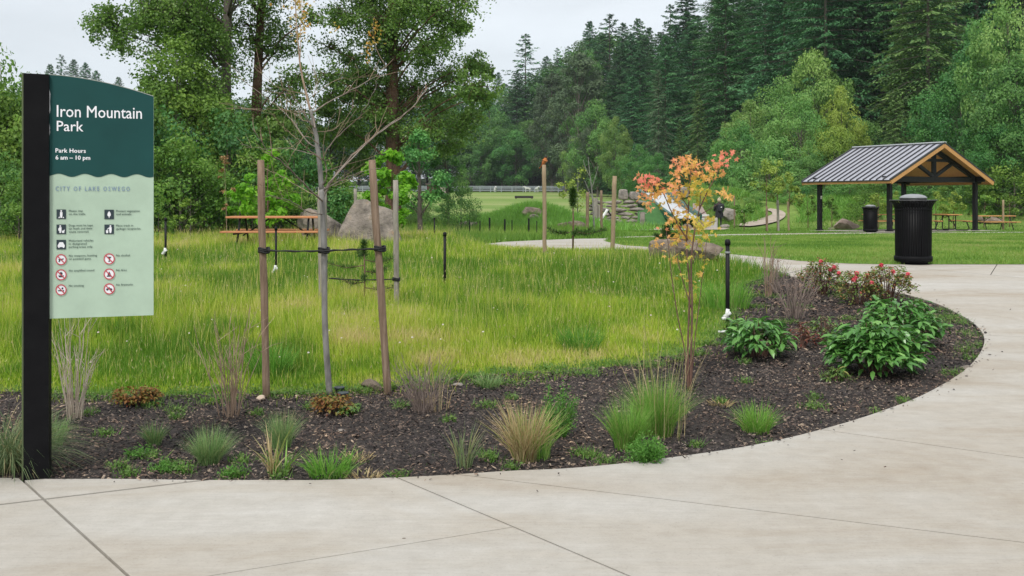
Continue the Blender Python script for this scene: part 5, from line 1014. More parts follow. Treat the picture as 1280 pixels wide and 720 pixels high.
def gray_tree():
    Y = 7.5; x, y = at(412, Y); z = zgf(x, y); t = thing('young_tree', 'bare grey-barked young tree tied between two stakes in the bed', 'young tree', (x, y, z)); r0 = np.random.default_rng(4)
    def q(px, py, dY=0): return np.array([(px-640)/F*(Y+dY)-x, dY, top_z(py, Y+dY)-z])
    def br(pts, r0_, r1, nm='branch', mat=M_branchpale, g=None, n=7, wig=.004):
        P = np.array(catmull(pts, 5)); P = P+r0.normal(0, wig, P.shape)*np.linspace(0, 1, len(P))[:, None]; own = g is None; g = g or G(); tube(g, P, np.linspace(r0_, r1, len(P)), n)
        if own: g.ob(nm, mat, t, True)
        return P
    g = G(); br([q(412, 494), q(409, 455), q(406, 400), q(405.5, 350), q(404.5, 300), q(403, 262), q(402, 236)], .024, .0195, g=g, n=12, wig=0)
    P = g.V[0]; g.ob('trunk', M_barkgrey, t, True)
    L = br([q(402, 237), q(399, 200), q(395, 172), q(391, 150), q(388, 138)], .020, .012, 'leader', M_barkgrey, n=10)
    L2 = br([q(388, 138), q(383, 118), q(377, 92), q(373, 60), q(370, 25), q(368, -30)], .010, .003, 'leader', M_twig)
    B = [([(404, 240), (415, 225, .1), (440, 195, .3), (468, 170, .6), (500, 148, .8), (520, 128, 1.0), (533, 110, 1.1)], .013), ([(410, 230), (440, 198, .1), (480, 160, .3), (512, 138, .4), (534, 108, .5)], .009),
         ([(403, 232), (408, 222, -.1), (407, 205, -.1), (405, 195, -.2), (420, 172, -.2), (446, 148, -.3), (462, 125, -.4), (474, 95, -.5)], .009), ([(404, 238), (425, 226, -.2), (450, 215, -.3), (475, 210, -.4)], .007),
         ([(405, 247), (410, 235, .1), (414, 228, .1), (420, 232, .1)], .007), ([(404, 252), (390, 240, -.2), (370, 220, -.4), (350, 200, -.6), (334, 188, -.8), (318, 160, -1)], .011), ([(404, 268), (385, 265, -.2), (370, 255, -.3), (350, 247, -.5), (330, 245, -.6)], .007),
         ([(391, 145), (393, 160, -.1), (380, 142, -.2), (375, 130, -.2), (362, 118, -.3), (352, 107, -.4)], .008), ([(390, 152), (378, 150, .1), (376, 140, .1)], .005), ([(388, 140), (395, 130, .1), (392, 122, .1), (397, 105, .1), (395, 92, .1)], .005), ([(392, 140), (410, 128, .2), (440, 112, .5), (465, 98, .7), (482, 83, .9)], .009),
         ([(393, 148), (395, 165), (390, 168, .05)], .006), ([(401, 185), (385, 178, .3), (365, 150, .6), (345, 132, .9), (310, 105, 1.2), (295, 95, 1.4)], .007), ([(400, 195), (380, 190, .4), (355, 185, .8), (325, 186, 1.2), (300, 180, 1.4)], .006), ([(398, 180), (382, 170, -.3), (370, 186, -.5), (360, 206, -.5)], .005),
         ([(402, 200), (385, 186, -.2), (370, 172, -.3), (355, 160, -.3), (340, 140, -.4)], .005), ([(402, 245), (385, 240, .5), (352, 220, 1.0), (320, 205, 1.5)], .005), ([(403, 215), (425, 208, .4), (470, 195, .8)], .004), ([(395, 165), (420, 160, .3), (445, 130, .6)], .004), ([(388, 142), (360, 138, -.2), (330, 136, -.4), (300, 136, -.5)], .0035), ([(390, 120), (420, 100, .1), (440, 98, .2), (462, 96, .3)], .003), ([(386, 118), (350, 110, .2), (320, 88, .4)], .0035)]
    for pts, r_ in B:
        r_ *= .68; P = br([q(*p) for p in pts], r_, r_*.35, 'branch', M_branchpale if r_ > .0037 else M_twig, wig=.006)
        g = G()
        for k in range(6):
            i = r0.integers(len(P)//3, len(P)-1); d = nrm(P[i]-P[i-1]+r0.normal(0, .5, 3)*np.linalg.norm(P[i]-P[i-1])); d = nrm(d+[0, 0, .5]); e_ = P[i]+d*r0.uniform(.10, .30); tube(g, [P[i], (P[i]+e_)/2+r0.normal(0, .008, 3), e_], [r_*.35, r_*.3, .0012], 4)
        g.ob('twigs', M_twig, t, kind='stuff')
    g = G()
    for (px, py, m, s_) in ((373, 12, 30, .05), (376, 28, 26, .045), (374, 42, 20, .04), (378, 2, 22, .05), (371, -10, 24, .05), (467, 40, 16, .03), (470, 30, 12, .025), (464, 52, 14, .03), (458, 66, 10, .03), (418, 32, 8, .03), (352, 4, 8, .04), (461, 76, 5, .02)):
        c = q(px, py, .3 if px < 400 else .9)+r0.normal(0, s_, (m, 3)); maple_leaf(g, c, nrm(r0.normal(size=(m, 3))+[0, -.6, .6]), nrm(r0.normal(size=(m, 3))+[0, 0, -.6]), r0.uniform(.03, .05, m), np.clip(r0.normal(.5, .25, m), 0, 1))
    br([q(482, 83, .9), q(470, 60, .9), q(466, 38, .9), q(468, 20, .9)], .003, .0012, 'branch', M_twig); br([q(375, 80, .1), q(376, 40, .25), q(377, -5, .3)], .003, .0012, 'branch', M_twig)
    g.ob('foliage', leafmat('golden_new_leaves', [(.62, .33, .08), (.62, .38, .08), (.50, .42, .10), (.60, .20, .06)], .4), t)
gray_tree()
def orange_tree():
    Y = 7.7; x, y = at(862, Y); z = zgf(x, y); t = thing('young_maple', 'slender multi-stemmed sapling with orange and pink new leaves', 'young tree', (x, y, z)); r0 = np.random.default_rng(9)
    def q(px, py, dY=0): return np.array([(px-640)/F*(Y+dY)-x, dY, top_z(py, Y+dY)-z])
    S_ = [([(863, 493), (864, 440), (865, 380), (864, 330), (868, 290), (874, 262), (876, 240)], .010), ([(861, 493), (860, 430), (862, 360), (858, 310), (860, 270), (862, 235), (864, 205), (862, 192)], .009), ([(860, 493), (856, 440), (848, 400), (840, 350), (836, 310), (833, 290)], .006),
          ([(864, 480), (868, 430), (874, 380), (880, 330), (884, 296)], .005), ([(864, 385), (852, 345), (846, 315), (850, 290)], .005), ([(860, 300), (850, 285), (838, 262), (828, 240), (815, 230), (806, 222)], .006), ([(861, 260), (852, 245), (848, 225), (846, 205)], .005), ([(874, 262), (884, 240), (896, 218), (905, 195)], .006), ([(872, 270), (886, 262), (902, 252)], .004), ([(858, 300), (840, 298), (826, 300)], .004), ([(876, 285), (890, 278), (896, 276)], .004), ([(866, 330), (874, 300), (888, 290)], .003)]
    for pts, r_ in S_:
        dY = r0.normal(0, .08); P = np.array(catmull([q(*p, dY*i/len(pts)) for i, p in enumerate(pts)], 5)); g = G(); tube(g, P, np.linspace(r_, r_*.35, len(P)), 7); g.ob('stem', M_barkbrown, t, True)
    g = G(); g2 = G(); r = r0
    C = [(803, 222, .96, 9), (812, 228, .95, 9), (822, 226, .95, 8), (806, 236, .8, 9), (818, 240, .55, 10), (830, 238, .9, 7), (808, 250, .85, 6), (846, 232, .6, 10), (838, 238, .4, 8), (848, 205, .75, 9), (858, 200, .65, 12), (868, 206, .55, 12), (850, 215, .7, 9), (860, 214, .6, 10), (872, 218, .55, 10), (880, 208, .8, 8), (890, 214, .6, 8), (898, 206, .8, 8), (904, 196, .9, 7), (908, 192, .95, 5), (884, 222, .45, 9), (870, 230, .3, 10), (878, 238, .25, 9), (862, 240, .3, 8), (852, 245, .6, 8), (842, 248, .6, 8), (828, 250, .5, 6), (876, 250, .25, 8), (884, 244, .4, 6), (905, 241, .65, 6), (910, 246, .7, 5), (852, 262, .7, 8), (846, 272, .5, 6), (860, 270, .45, 6), (870, 284, .4, 9), (880, 280, .35, 9), (886, 276, .4, 7), (844, 284, .7, 7), (854, 290, .55, 9), (862, 296, .45, 8), (848, 298, .5, 7), (838, 274, .8, 4), (884, 292, .45, 6), (825, 290, .85, 3), (846, 300, .7, 4), (818, 302, .7, 2), (836, 306, .6, 3), (848, 326, .6, 4), (878, 342, .5, 2), (866, 356, .4, 2), (870, 372, .3, 2), (852, 345, .4, 3), (880, 325, .4, 3), (838, 322, .6, 2), (858, 320, .3, 4), (874, 305, .3, 5), (866, 400, .3, 1), (845, 378, .5, 1), (806, 246, .9, 5), (813, 256, .85, 3)]
    for (px, py, col, m) in C:
        m = int(m*1.75); col = col-.16*min(1, max(0, (py-225)/25)); c = q(px, py, r.normal(0, .1))+r.normal(0, [.030, .06, .024], (m, 3)); maple_leaf(g, c, nrm(r.normal(size=(m, 3))*.8+[0, -.7, .6]), nrm(r.normal(size=(m, 3))+[0, 0, -.5]), r.uniform(.045, .078, m), np.clip(r.normal(col, .1, m), 0, 1))
    g.ob('foliage', leafmat('orange_maple_leaf', [(.42, .47, .08), (.68, .55, .10), (.84, .52, .16), (.86, .42, .20), (.82, .26, .20)], .4, pos=[0, .25, .5, .75, 1]), t)
orange_tree()
def little_pine(px, Y, py0, py1, w, label, mode=0):
    x, y = at(px, Y); z = zgf(x, y); t = thing('little_pine', label, 'pine sapling', (x, y, z)); r0 = np.random.default_rng(int(px)); h = top_z(py0, Y)-z; g = G(); tube(g, [(0, 0, -.05), (.01, 0, h*.5), (0, 0, h*.97)], [.014*Y/12, .011*Y/12, .005], 6); g.ob('trunk', M_barkbrown, t, True); lf = G(); st = G()
    def needles(P, n, L, r_=None): 
        c = P[r0.integers(0, len(P), n)]+r0.normal(0, .006, (n, 3)); al = nrm(r0.normal(size=(n, 3))+[0, 0, .7]); leafcards(lf, c+al*L*.5, nrm(np.cross(al, r0.normal(size=(n, 3)))), L, .07*Y/12, r0.random(n), along=al, r_=r0)
    T = np.array([[0, 0, h*k] for k in np.linspace(.80, 1, 16)]); needles(T, 420, .055*Y/12+.02)
    if mode == 1: needles(np.array([[0, 0, h*k] for k in np.linspace(.74, 1, 20)]), 500, .10)
    for k in range(7 if mode == 0 else 4):
        a = k*2.4; zz = h*(.35+.08*k) if mode == 0 else h*.36; e_ = np.array([math.cos(a)*w*.5, math.sin(a)*w*.3, zz+.03*h]); s_ = np.array([0, 0, zz]); tube(st, [s_, (s_+e_)/2+[0, 0, -.05*h], e_], [.006, .005, .003], 4); P = np.array([s_+(e_-s_)*q+[0, 0, -.05*h*4*q*(1-q)] for q in np.linspace(.25, 1, 14)]); needles(P, 230, .05*Y/12+.015)
    st.ob('branches', M_barkbrown, t); lf.ob('needles', leafmat('pine_needles', [(.02, .05, .015), (.045, .10, .02), (.12, .22, .04)], .2), t)
little_pine(455, 12, 303, 400, .85, 'small dark pine sapling tied between two grey stakes'); little_pine(716, 20, 238, 330, 1.3, 'pine sapling with bright upright tip between the two tan stakes', 1); little_pine(834, 20, 285, 310, .5, 'tiny dark pine behind the orange-leaved sapling')

# ------------------------------------------------------------------ larger trees
def bark_tube(g, P, R_, n=9): tube(g, P, R_, n)
def broadleaf(seed, h, w, cb, nl, per, leaf, asp=.65, trunk=.22, lobe=.20, flat=.7, inner=.35, bias=1.0, gaps=0, top=.5):
    """Trunk and crown geometry of a broadleaf tree of height h, crown width w, crown base cb: limbs reach to nl leafy masses"""
    r0 = np.random.default_rng(seed); T = G(); C = G(); hz = h-cb; lean = r0.normal(0, .02, 2)*h
    tp = np.array([[lean[0]*k*k, lean[1]*k*k, h*.93*k] for k in np.linspace(0, 1, 9)]); tp[0, 2] = -.3; tp[1:, :2] += np.cumsum(r0.normal(0, .012*h*.3, (8, 2)), 0)*.4
    tube(T, tp, trunk*np.array([1.25, .95, .85, .75, .62, .48, .34, .2, .08]), 9)
    k = 0
    while k < nl:
        d = nrm(r0.normal(size=3)); rr = r0.uniform(.35, 1)**.5; p = d*rr; zc = cb+hz*(p[2]*.5+.5); tt = (zc-cb)/hz
        prof = math.sin(math.pi*min(1, max(.02, tt))**(top+.15))**.6; pos = np.array([p[0]*w*.5*prof, p[1]*w*.5*prof, zc])+[np.interp(zc, tp[:, 2], tp[:, 0]), np.interp(zc, tp[:, 2], tp[:, 1]), 0]
        if gaps and r0.random() < gaps: k += 1; continue
        R0 = lobe*w*r0.uniform(.55, 1.15); a0 = np.array([np.interp(max(cb*.8, zc-hz*.25), tp[:, 2], tp[:, 0]), np.interp(max(cb*.8, zc-hz*.25), tp[:, 2], tp[:, 1]), max(cb*.8, zc-hz*.25)])
        tube(T, [a0, (a0+pos)/2+[0, 0, .03*h*r0.normal()], pos], [trunk*.22, trunk*.13, trunk*.04], 5, cap=False)
        n = int(per*r0.uniform(.7, 1.3)); u = nrm(r0.normal(size=(n, 3))+np.array([d[0]*.5, d[1]*.5, .35])); rad_ = R0*(r0.random(n)**inner); lumps = 1+.25*np.sin(u[:, 0]*5+k)*np.sin(u[:, 1]*5+k*2)*1.2
        c = pos+u*(rad_*lumps)[:, None]*[1, 1, flat]; nn = nrm(u+r0.normal(0, .55, (n, 3))+[0, 0, .35]); shade = r0.random()
        leafcards(C, c, nn, leaf*r0.uniform(.6, 1.25, n), asp, np.clip(.55*shade+.5*r0.random(n)-.02, 0, 1), r_=r0); k += 1
    return T, C
def conifer(seed, h, w, cb=.08, nb=170, per=50, leaf=.5, droop=.35, trunk=.28, ragged=.25, dens=1.0):
    r0 = np.random.default_rng(seed); T = G(); C = G(); tube(T, [(0, 0, -.4), (0, 0, h*.5), (0, 0, h*.98)], [trunk, trunk*.6, .03], 8); ga = 0
    for k in range(nb):
        t = (k+r0.random())/nb; z = h*(cb+(1-cb)*t**.92); ga += 2.4+r0.normal(0, .3); prof = (1-t)**.62*(.55+.45*smooth(t/.18)); L = w*.5*prof*r0.uniform(1-ragged, 1+ragged*.6)+.25
        d = np.array([math.cos(ga), math.sin(ga), 0]); dz = droop*(1-t)*1.1-.15*t; tip = np.array([0, 0, z])+d*L+np.array([0, 0, -dz*L]); s_ = np.array([-d[1], d[0], 0])
        if k % 2 == 0: tube(T, [(0, 0, z), (d*L*.5+[0, 0, z-dz*L*.25]), tip], [.05, .03, .012], 3, cap=False)
        n = int(per*(.35+prof)*dens); q = r0.random(n)**.7*.95+.07; side = r0.normal(0, 1, n)*.24*(1-q*.75)*L; c = np.array([0, 0, z])+d*(L*q)[:, None]+s_*side[:, None]; c[:, 2] += -dz*L*q**1.5-np.abs(side)*.35-r0.random(n)*.22+r0.normal(0, .04, n)
        al = nrm(d*1.0+s_*(np.sign(side)*.8)[:, None]+np.column_stack([np.zeros(n), np.zeros(n), -dz-.35+r0.normal(0, .25, n)])); nn = nrm(np.column_stack([r0.normal(0, .35, n), r0.normal(0, .35, n), np.ones(n)])+d*.4)
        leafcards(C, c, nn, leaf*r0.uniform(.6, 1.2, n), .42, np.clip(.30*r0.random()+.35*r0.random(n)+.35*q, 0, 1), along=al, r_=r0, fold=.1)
    return T, C
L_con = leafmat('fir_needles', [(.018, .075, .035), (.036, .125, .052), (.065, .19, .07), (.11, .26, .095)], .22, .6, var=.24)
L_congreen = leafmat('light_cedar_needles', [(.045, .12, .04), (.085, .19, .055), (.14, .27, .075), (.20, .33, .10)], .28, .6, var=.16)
L_gray = leafmat('grey_green_foliage', [(.06, .11, .055), (.10, .16, .08), (.15, .21, .11)], .2, .6, var=.14)
L_dec = leafmat('maple_foliage', [(.045, .15, .045), (.075, .22, .055), (.12, .29, .07), (.18, .37, .095)], .3, .5, var=.2)
L_lime = leafmat('light_green_foliage', [(.09, .24, .06), (.15, .33, .08), (.23, .42, .11), (.32, .50, .15)], .35, .5, var=.18)
L_yel = leafmat('yellow_green_foliage', [(.16, .26, .04), (.26, .37, .06), (.36, .46, .09)], .3, .5, var=.1)
L_cot = leafmat('cottonwood_leaf', [(.06, .14, .025), (.12, .235, .04), (.21, .36, .07), (.33, .46, .14)], .42, .38, spec=.5)
L_bush = leafmat('bush_leaf', [(.05, .13, .02), (.10, .22, .032), (.17, .32, .05), (.26, .42, .08)], .35, .5, var=.15)
def proto(kind, T, C, lm, bark=M_bark): return dict(name=kind, trunk=T.mesh('trunk'), crown=C.mesh('crown'), lm=lm, bark=bark, h=None)
PR = {}
def mk(key, name, gen, h, w, mats): T, C = gen; PR[key] = dict(name=name, T=T.mesh('trunk'), C=C.mesh('crown'), h=h, w=w); PR[key]['T'].materials.append(M_bark)
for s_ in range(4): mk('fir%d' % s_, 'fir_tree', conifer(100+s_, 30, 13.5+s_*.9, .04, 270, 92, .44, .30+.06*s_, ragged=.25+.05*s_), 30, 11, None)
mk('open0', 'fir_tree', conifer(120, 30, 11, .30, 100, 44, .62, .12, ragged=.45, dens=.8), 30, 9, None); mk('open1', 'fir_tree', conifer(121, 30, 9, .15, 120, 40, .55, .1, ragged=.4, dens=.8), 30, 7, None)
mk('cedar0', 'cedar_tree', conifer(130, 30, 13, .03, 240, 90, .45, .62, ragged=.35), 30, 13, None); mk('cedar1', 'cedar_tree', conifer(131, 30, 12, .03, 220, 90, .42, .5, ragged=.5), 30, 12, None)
for s_ in range(3): mk('dec%d' % s_, 'maple_tree', broadleaf(140+s_, 16, 12+s_, 1.0, 60, 330, .30, lobe=.135, inner=.16, top=.8), 16, 12, None)
mk('tall0', 'alder_tree', broadleaf(150, 26, 10, 2, 80, 260, .32, lobe=.14, inner=.2, top=.5, trunk=.3), 26, 10, None)
for s_ in range(3): mk('sh%d' % s_, 'large_shrub', broadleaf(160+s_, 4.5, 5.5, .0, 30, 200, .17, lobe=.19, top=.35, trunk=.07), 4.5, 5.5, None)
BYMAT = {}
def tree(key, px, Y, topy, label, lm, wf=1.0, group=None, cat='tree', rz=None, hh=None, name=None):
    p = PR[key]; x, y = at(px, Y); z = zgf(x, y); H = hh or max(1.0, top_z(topy, Y)-z)
    mkey = (key, lm.name)
    if mkey not in BYMAT: me = p['C'].copy(); me.materials.clear(); me.materials.append(lm); me.name = 'crown'; BYMAT[mkey] = me
    s_ = H/p['h']; t = thing(name or p['name'], label, cat, (x, y, z), random.uniform(0, 6.28) if rz is None else rz, group); t.scale = (s_*wf, s_*wf, s_)
    ob('trunk', p['T'], None, t); ob('crown', BYMAT[mkey], None, t); return t
# skyline and distant trees beyond the paddock
D = [('open0', 657, 262, 42, 'tall ragged fir standing alone above the distant skyline', L_con, 1.2), ('fir0', 646, 258, 88, 'dense dark fir just below the tall lone fir', L_con, 1.0), ('fir1', 623, 285, 90, 'small hazy fir left of the lone skyline fir', L_con, .8), ('fir2', 609, 290, 108, 'lowest fir at the left end of the distant skyline', L_con, .8),
     ('dec0', 613, 262, 122, 'hazy pale green tree under the leftmost skyline firs', L_dec, 1.0), ('dec1', 628, 246, 142, 'broad rounded maple on the paddock edge left of the grey-green poplar', L_dec, 1.0), ('dec2', 645, 243, 163, 'lower rounded maple at the paddock fence', L_dec, 1.0), ('dec0', 602, 245, 158, 'rounded maple beside the cottonwood leaves at the fence', L_dec, 1.0), ('dec1', 578, 248, 150, 'maple half hidden by the right cottonwood', L_dec, 1.1), ('dec2', 556, 250, 135, 'dark maple behind the drooping cottonwood branch', L_dec, 1.1),
     ('tall0', 690, 226, 78, 'tall slim grey-green poplar rising from the paddock edge', L_gray, .95), ('tall0', 707, 222, 98, 'grey-green poplar leaning into the taller one', L_gray, .9), ('tall0', 722, 205, 52, 'tall dark alder right of the grey-green poplars', L_gray, 1.1), ('tall0', 737, 210, 62, 'second tall alder near the pale front tree', L_dec, 1.0),
     ('fir3', 683, 262, 70, 'dark fir peeking behind the grey-green poplar', L_con, .9), ('open1', 697, 255, 60, 'narrow open fir on the skyline left of the twin firs', L_con, 1.0), ('open1', 711, 250, 58, 'thin fir between poplar and twin skyline firs', L_con, 1.1),
     ('fir1', 737, 235, 26, 'left pointed fir of the skyline pair', L_con, .8), ('open0', 762, 225, 17, 'broad-headed fir crowning the middle of the skyline', L_con, 1.3), ('fir2', 750, 230, 42, 'lower fir between the skyline pair', L_con, .9), ('fir0', 779, 220, 28, 'small pointed fir right of the broad-headed one', L_con, .8), ('fir3', 797, 210, 23, 'pointed skyline fir with dark shoulders', L_con, .95), ('fir1', 811, 205, 34, 'low dark fir in the skyline notch', L_con, .9), ('open0', 838, 190, 5, 'open feathery fir leaning over the skyline notch', L_con, .9),
     ('fir0', 775, 195, 60, 'dense bluish fir in the middle of the far slope', L_con, 1.1), ('fir2', 800, 180, 62, 'dark drooping fir above the slide', L_con, 1.1), ('fir3', 790, 165, 95, 'broad fir low on the slope above the stone wall', L_con, 1.1), ('cedar1', 823, 140, 88, 'grey-green cedar with a bare spire above the orange sapling', L_gray, .75),
     ('fir1', 845, 165, 30, 'tall dark fir on the slope right of the skyline notch', L_con, 1.1), ('fir0', 858, 175, -8, 'very tall fir touching the photo top above the person', L_con, 1.2), ('fir2', 832, 150, 45, 'dark fir left of the bare-spired cedar', L_con, 1.0),
     ('dec1', 747, 165, 126, 'light green rounded tree in front of the alders', L_dec, .75), ('dec0', 768, 150, 148, 'yellowish light green tree right of the other light one', L_lime, .62), ('dec2', 735, 170, 160, 'dusky green tree behind the white-barked sapling', L_gray, .75), ('dec2', 720, 175, 172, 'dusky leafy tree at the paddock corner', L_lime, .7),
     ('dec0', 800, 112, 182, 'dark rounded maple above the slide top', L_dec, .9), ('dec1', 822, 108, 192, 'dark low maple above the orange-leaved sapling', L_dec, .9), ('dec2', 780, 120, 195, 'low green maple above the stone wall', L_dec, .85), ('cedar0', 872, 112, 112, 'shaggy cedar low on the slope above the person', L_congreen, .65), ('cedar1', 850, 115, 150, 'small shaggy cedar left of the other slope cedar', L_congreen, .7)]
for d in D: tree(d[0], d[1], d[2], d[3], d[4], d[5], d[6])
# right-hand slope
D = [('dec0', 942, 84, 128, 'bright green maple at the left end of the light cluster above the lawn', L_lime, .85), ('dec1', 975, 86, 98, 'big feathery light green maple climbing the slope', L_lime, .72), ('dec2', 1018, 92, 62, 'topmost light green maple of the bright cluster', L_lime, .62), ('dec1', 1000, 79, 118, 'fluffy light green tree in the centre of the bright cluster', L_lime, .8), ('dec0', 1052, 80, 112, 'yellow-green tree at the right of the bright cluster', L_yel, .6), ('dec2', 1040, 76, 158, 'small yellow-green tree just above the shelter roof', L_yel, .8),
     ('dec1', 925, 78, 152, 'mid green tree above the person', L_dec, .8), ('sh0', 962, 72, 178, 'pale rounded thicket left of the shelter roof', L_lime, 1.0), ('dec0', 905, 92, 180, 'dark maple at the foot of the fir slope', L_dec, .9), ('dec2', 1085, 82, 150, 'dusky maple behind the shelter ridge', L_dec, .8), ('dec0', 1010, 74, 178, 'leafy tree whose crown touches the roof eave', L_dec, .7),
     ('cedar0', 1082, 97, -70, 'huge dark drooping cedar with light tips above the shelter', L_con, 1.05), ('cedar1', 1048, 100, -90, 'dark cedar left of the huge drooping one', L_con, 1.0), ('cedar0', 1160, 82, -110, 'large green cedar right above the shelter ridge', L_congreen, 1.05), ('cedar1', 1128, 86, 20, 'mid-size green cedar leaning into the large one', L_congreen, .9), ('cedar1', 1195, 88, -60, 'dark cedar between the large green one and the maple', L_con, 1.0), ('cedar0', 1120, 78, 110, 'low shaggy green cedar beyond the shelter ridge', L_congreen, .8),
     ('dec1', 1228, 72, 28, 'tall dark-leaved maple at the right edge above the far post', L_dec, .72), ('dec0', 1262, 66, -10, 'light yellow-green maple in the upper right corner', L_lime, .55), ('dec2', 1205, 70, 100, 'dark maple behind the right end of the shelter roof', L_dec, .8), ('dec1', 1275, 62, 70, 'large-leaved maple at the right edge of the photo', L_dec, .8), ('dec2', 1248, 62, 128, 'lower maple at the right edge beside the roof', L_dec, .8), ('dec0', 1300, 64, 20, 'maple partly outside the right edge', L_dec, .8)]
for d in D: tree(d[0], d[1], d[2], d[3], d[4], d[5], d[6])
# fill: the wall of firs on the slope, row behind row
rf = random.Random(5)
fillL = [(560, 292, 112), (590, 292, 108), (612, 285, 118), (632, 280, 105), (650, 282, 112), (668, 275, 98), (684, 270, 84), (700, 268, 72), (716, 262, 66), (733, 258, 48), (748, 250, 50), (765, 240, 42), (784, 235, 50), (802, 230, 52), (600, 268, 150), (640, 262, 150), (667, 255, 150), (725, 235, 110), (750, 215, 100), (760, 195, 120)]
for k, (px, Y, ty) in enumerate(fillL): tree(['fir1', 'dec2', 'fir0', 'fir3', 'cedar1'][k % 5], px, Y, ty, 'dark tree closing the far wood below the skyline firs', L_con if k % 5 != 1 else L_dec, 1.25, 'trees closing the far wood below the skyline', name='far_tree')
rows = [(96, 880, 1290, 46), (108, 850, 1300, 44), (122, 820, 1300, 40), (140, 800, 1290, 36), (160, 790, 1280, 34), (185, 770, 1240, 34), (210, 750, 1100, 32)]
for (Y, a, b, st) in rows:
    px = a+rf.uniform(0, 20)
    while px < b:
        yy = Y*rf.uniform(.95, 1.05); x, y = at(px, yy)
        if hill_s(np.array([x]), np.array([y]))[0] > 2:
            H = rf.uniform(24, 34); ty = HZ-(zgf(x, y)+H-EYE)*F/yy; sky_lim = np.interp(px, [700, 737, 762, 800, 820, 840, 870, 900], [75, 45, 35, 42, 45, 22, -10, -300])
            if ty < sky_lim: ty = sky_lim+rf.uniform(0, 12)
            if top_z(ty, yy)-zgf(x, y) > 9:
                side = 'above the bright maple cluster' if px > 930 and px < 1080 else ('above the shelter roof' if px >= 1080 else 'above the playground')
                key = rf.choice(['fir0', 'fir1', 'fir2', 'fir3', 'cedar1'])
                row = {96: 'lowest row', 108: 'second row up', 122: 'third row up', 140: 'fourth row up', 160: 'fifth row up', 185: 'second highest row', 210: 'highest row'}[Y]; kind_ = 'dark shaggy cedar' if key == 'cedar1' else 'dark fir'; tone = rf.choice(['narrow', 'broad'])
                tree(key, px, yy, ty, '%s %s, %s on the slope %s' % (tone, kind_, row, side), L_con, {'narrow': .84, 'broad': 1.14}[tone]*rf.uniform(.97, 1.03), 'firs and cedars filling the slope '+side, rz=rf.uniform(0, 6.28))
        px += st*rf.uniform(.75, 1.25)
# far wood behind the grove on the left
for k, px in enumerate(range(330, 560, 17)):
    Y = 262+rf.uniform(-14, 14); ty = np.interp(px, [330, 400, 470, 560], [150, 150, 128, 118])+rf.uniform(-10, 12)
    tree(rf.choice(['fir0', 'dec1', 'fir2', 'dec2', 'tall0']), px, Y, ty, 'bluish dark tree in the far wood seen between the cottonwood trunks', L_con, 1.15, 'far wood beyond the cottonwoods', rz=rf.uniform(0, 6), name='far_tree')
for px, Y, ty, key, lb in ((63, 300, 80, 'fir0', 'distant fir hidden left of the sign top'), (77, 300, 68, 'open0', 'tallest distant fir above the sign top'), (92, 300, 74, 'fir1', 'pointed distant fir right of the tallest above the sign'), (107, 310, 78, 'fir2', 'broad distant fir over the curved sign top'), (120, 310, 88, 'fir3', 'small distant fir at the end of the row above the sign'), (148, 300, 96, 'fir0', 'lone tiny distant fir right of the sign row'), (48, 300, 92, 'fir2', 'low distant fir behind the left edge trees')):
    tree(key, px, Y, ty, lb, L_con, .8)
for k, px in enumerate(range(-120, 330, 26)): tree(rf.choice(['dec0', 'dec1', 'dec2', 'fir1']), px, 270+rf.uniform(-15, 15), 112+rf.uniform(-6, 14), 'dark tree of the distant wood behind the left thicket', L_con, 1.2, 'distant wood behind the left thicket', name='far_tree', rz=rf.uniform(0, 6))

# shrubs and thickets in the middle distance
SH = [(893, 66, 232, 'bright scrub bush right behind the person'), (915, 70, 224, 'light bush on the bank above the weathered boulder'), (938, 72, 218, 'rounded light bush left of the young lawn trees'), (1000, 70, 210, 'leafy bush left of the shelter post'), (1030, 68, 215, 'dense bush behind the shelter eave'), (1062, 66, 212, 'dense green bush behind the pinkish boulder'), (1090, 68, 222, 'leafy bush under the shelter roof centre'), (1120, 68, 215, 'dark bush under the shelter roof'), (1150, 70, 218, 'dark bush behind the middle of the shelter'),
      (1185, 66, 226, 'green bush behind the under-roof picnic table'), (1212, 64, 222, 'tangled bush behind the far shelter post'), (1240, 62, 205, 'tall bush right of the shelter roof'), (1268, 60, 200, 'tall bush at the right edge of the photo'), (870, 72, 228, 'scrub bush above the slide landing'), (960, 75, 205, 'pale bush behind the young lawn trees'), (1080, 60, 236, 'bright low bush between the shelter posts'), (985, 66, 232, 'low green bush behind the winding path'), (905, 64, 246, 'low scrub right behind the person'), (945, 66, 243, 'low scrub along the upper path')]
for k, (px, Y, ty, lb) in enumerate(SH): tree('sh%d' % (k % 3), px, Y, ty, lb, [L_lime, L_bush, L_dec][(k*7+(px > 1000)) % 3] if px > 990 else L_lime, 1.2, None, 'bush')
tree('sh1', 576, 40, 219, 'round dark green bush between cottonwoods and berm', L_dec, .55, None, 'bush', name='round_bush')
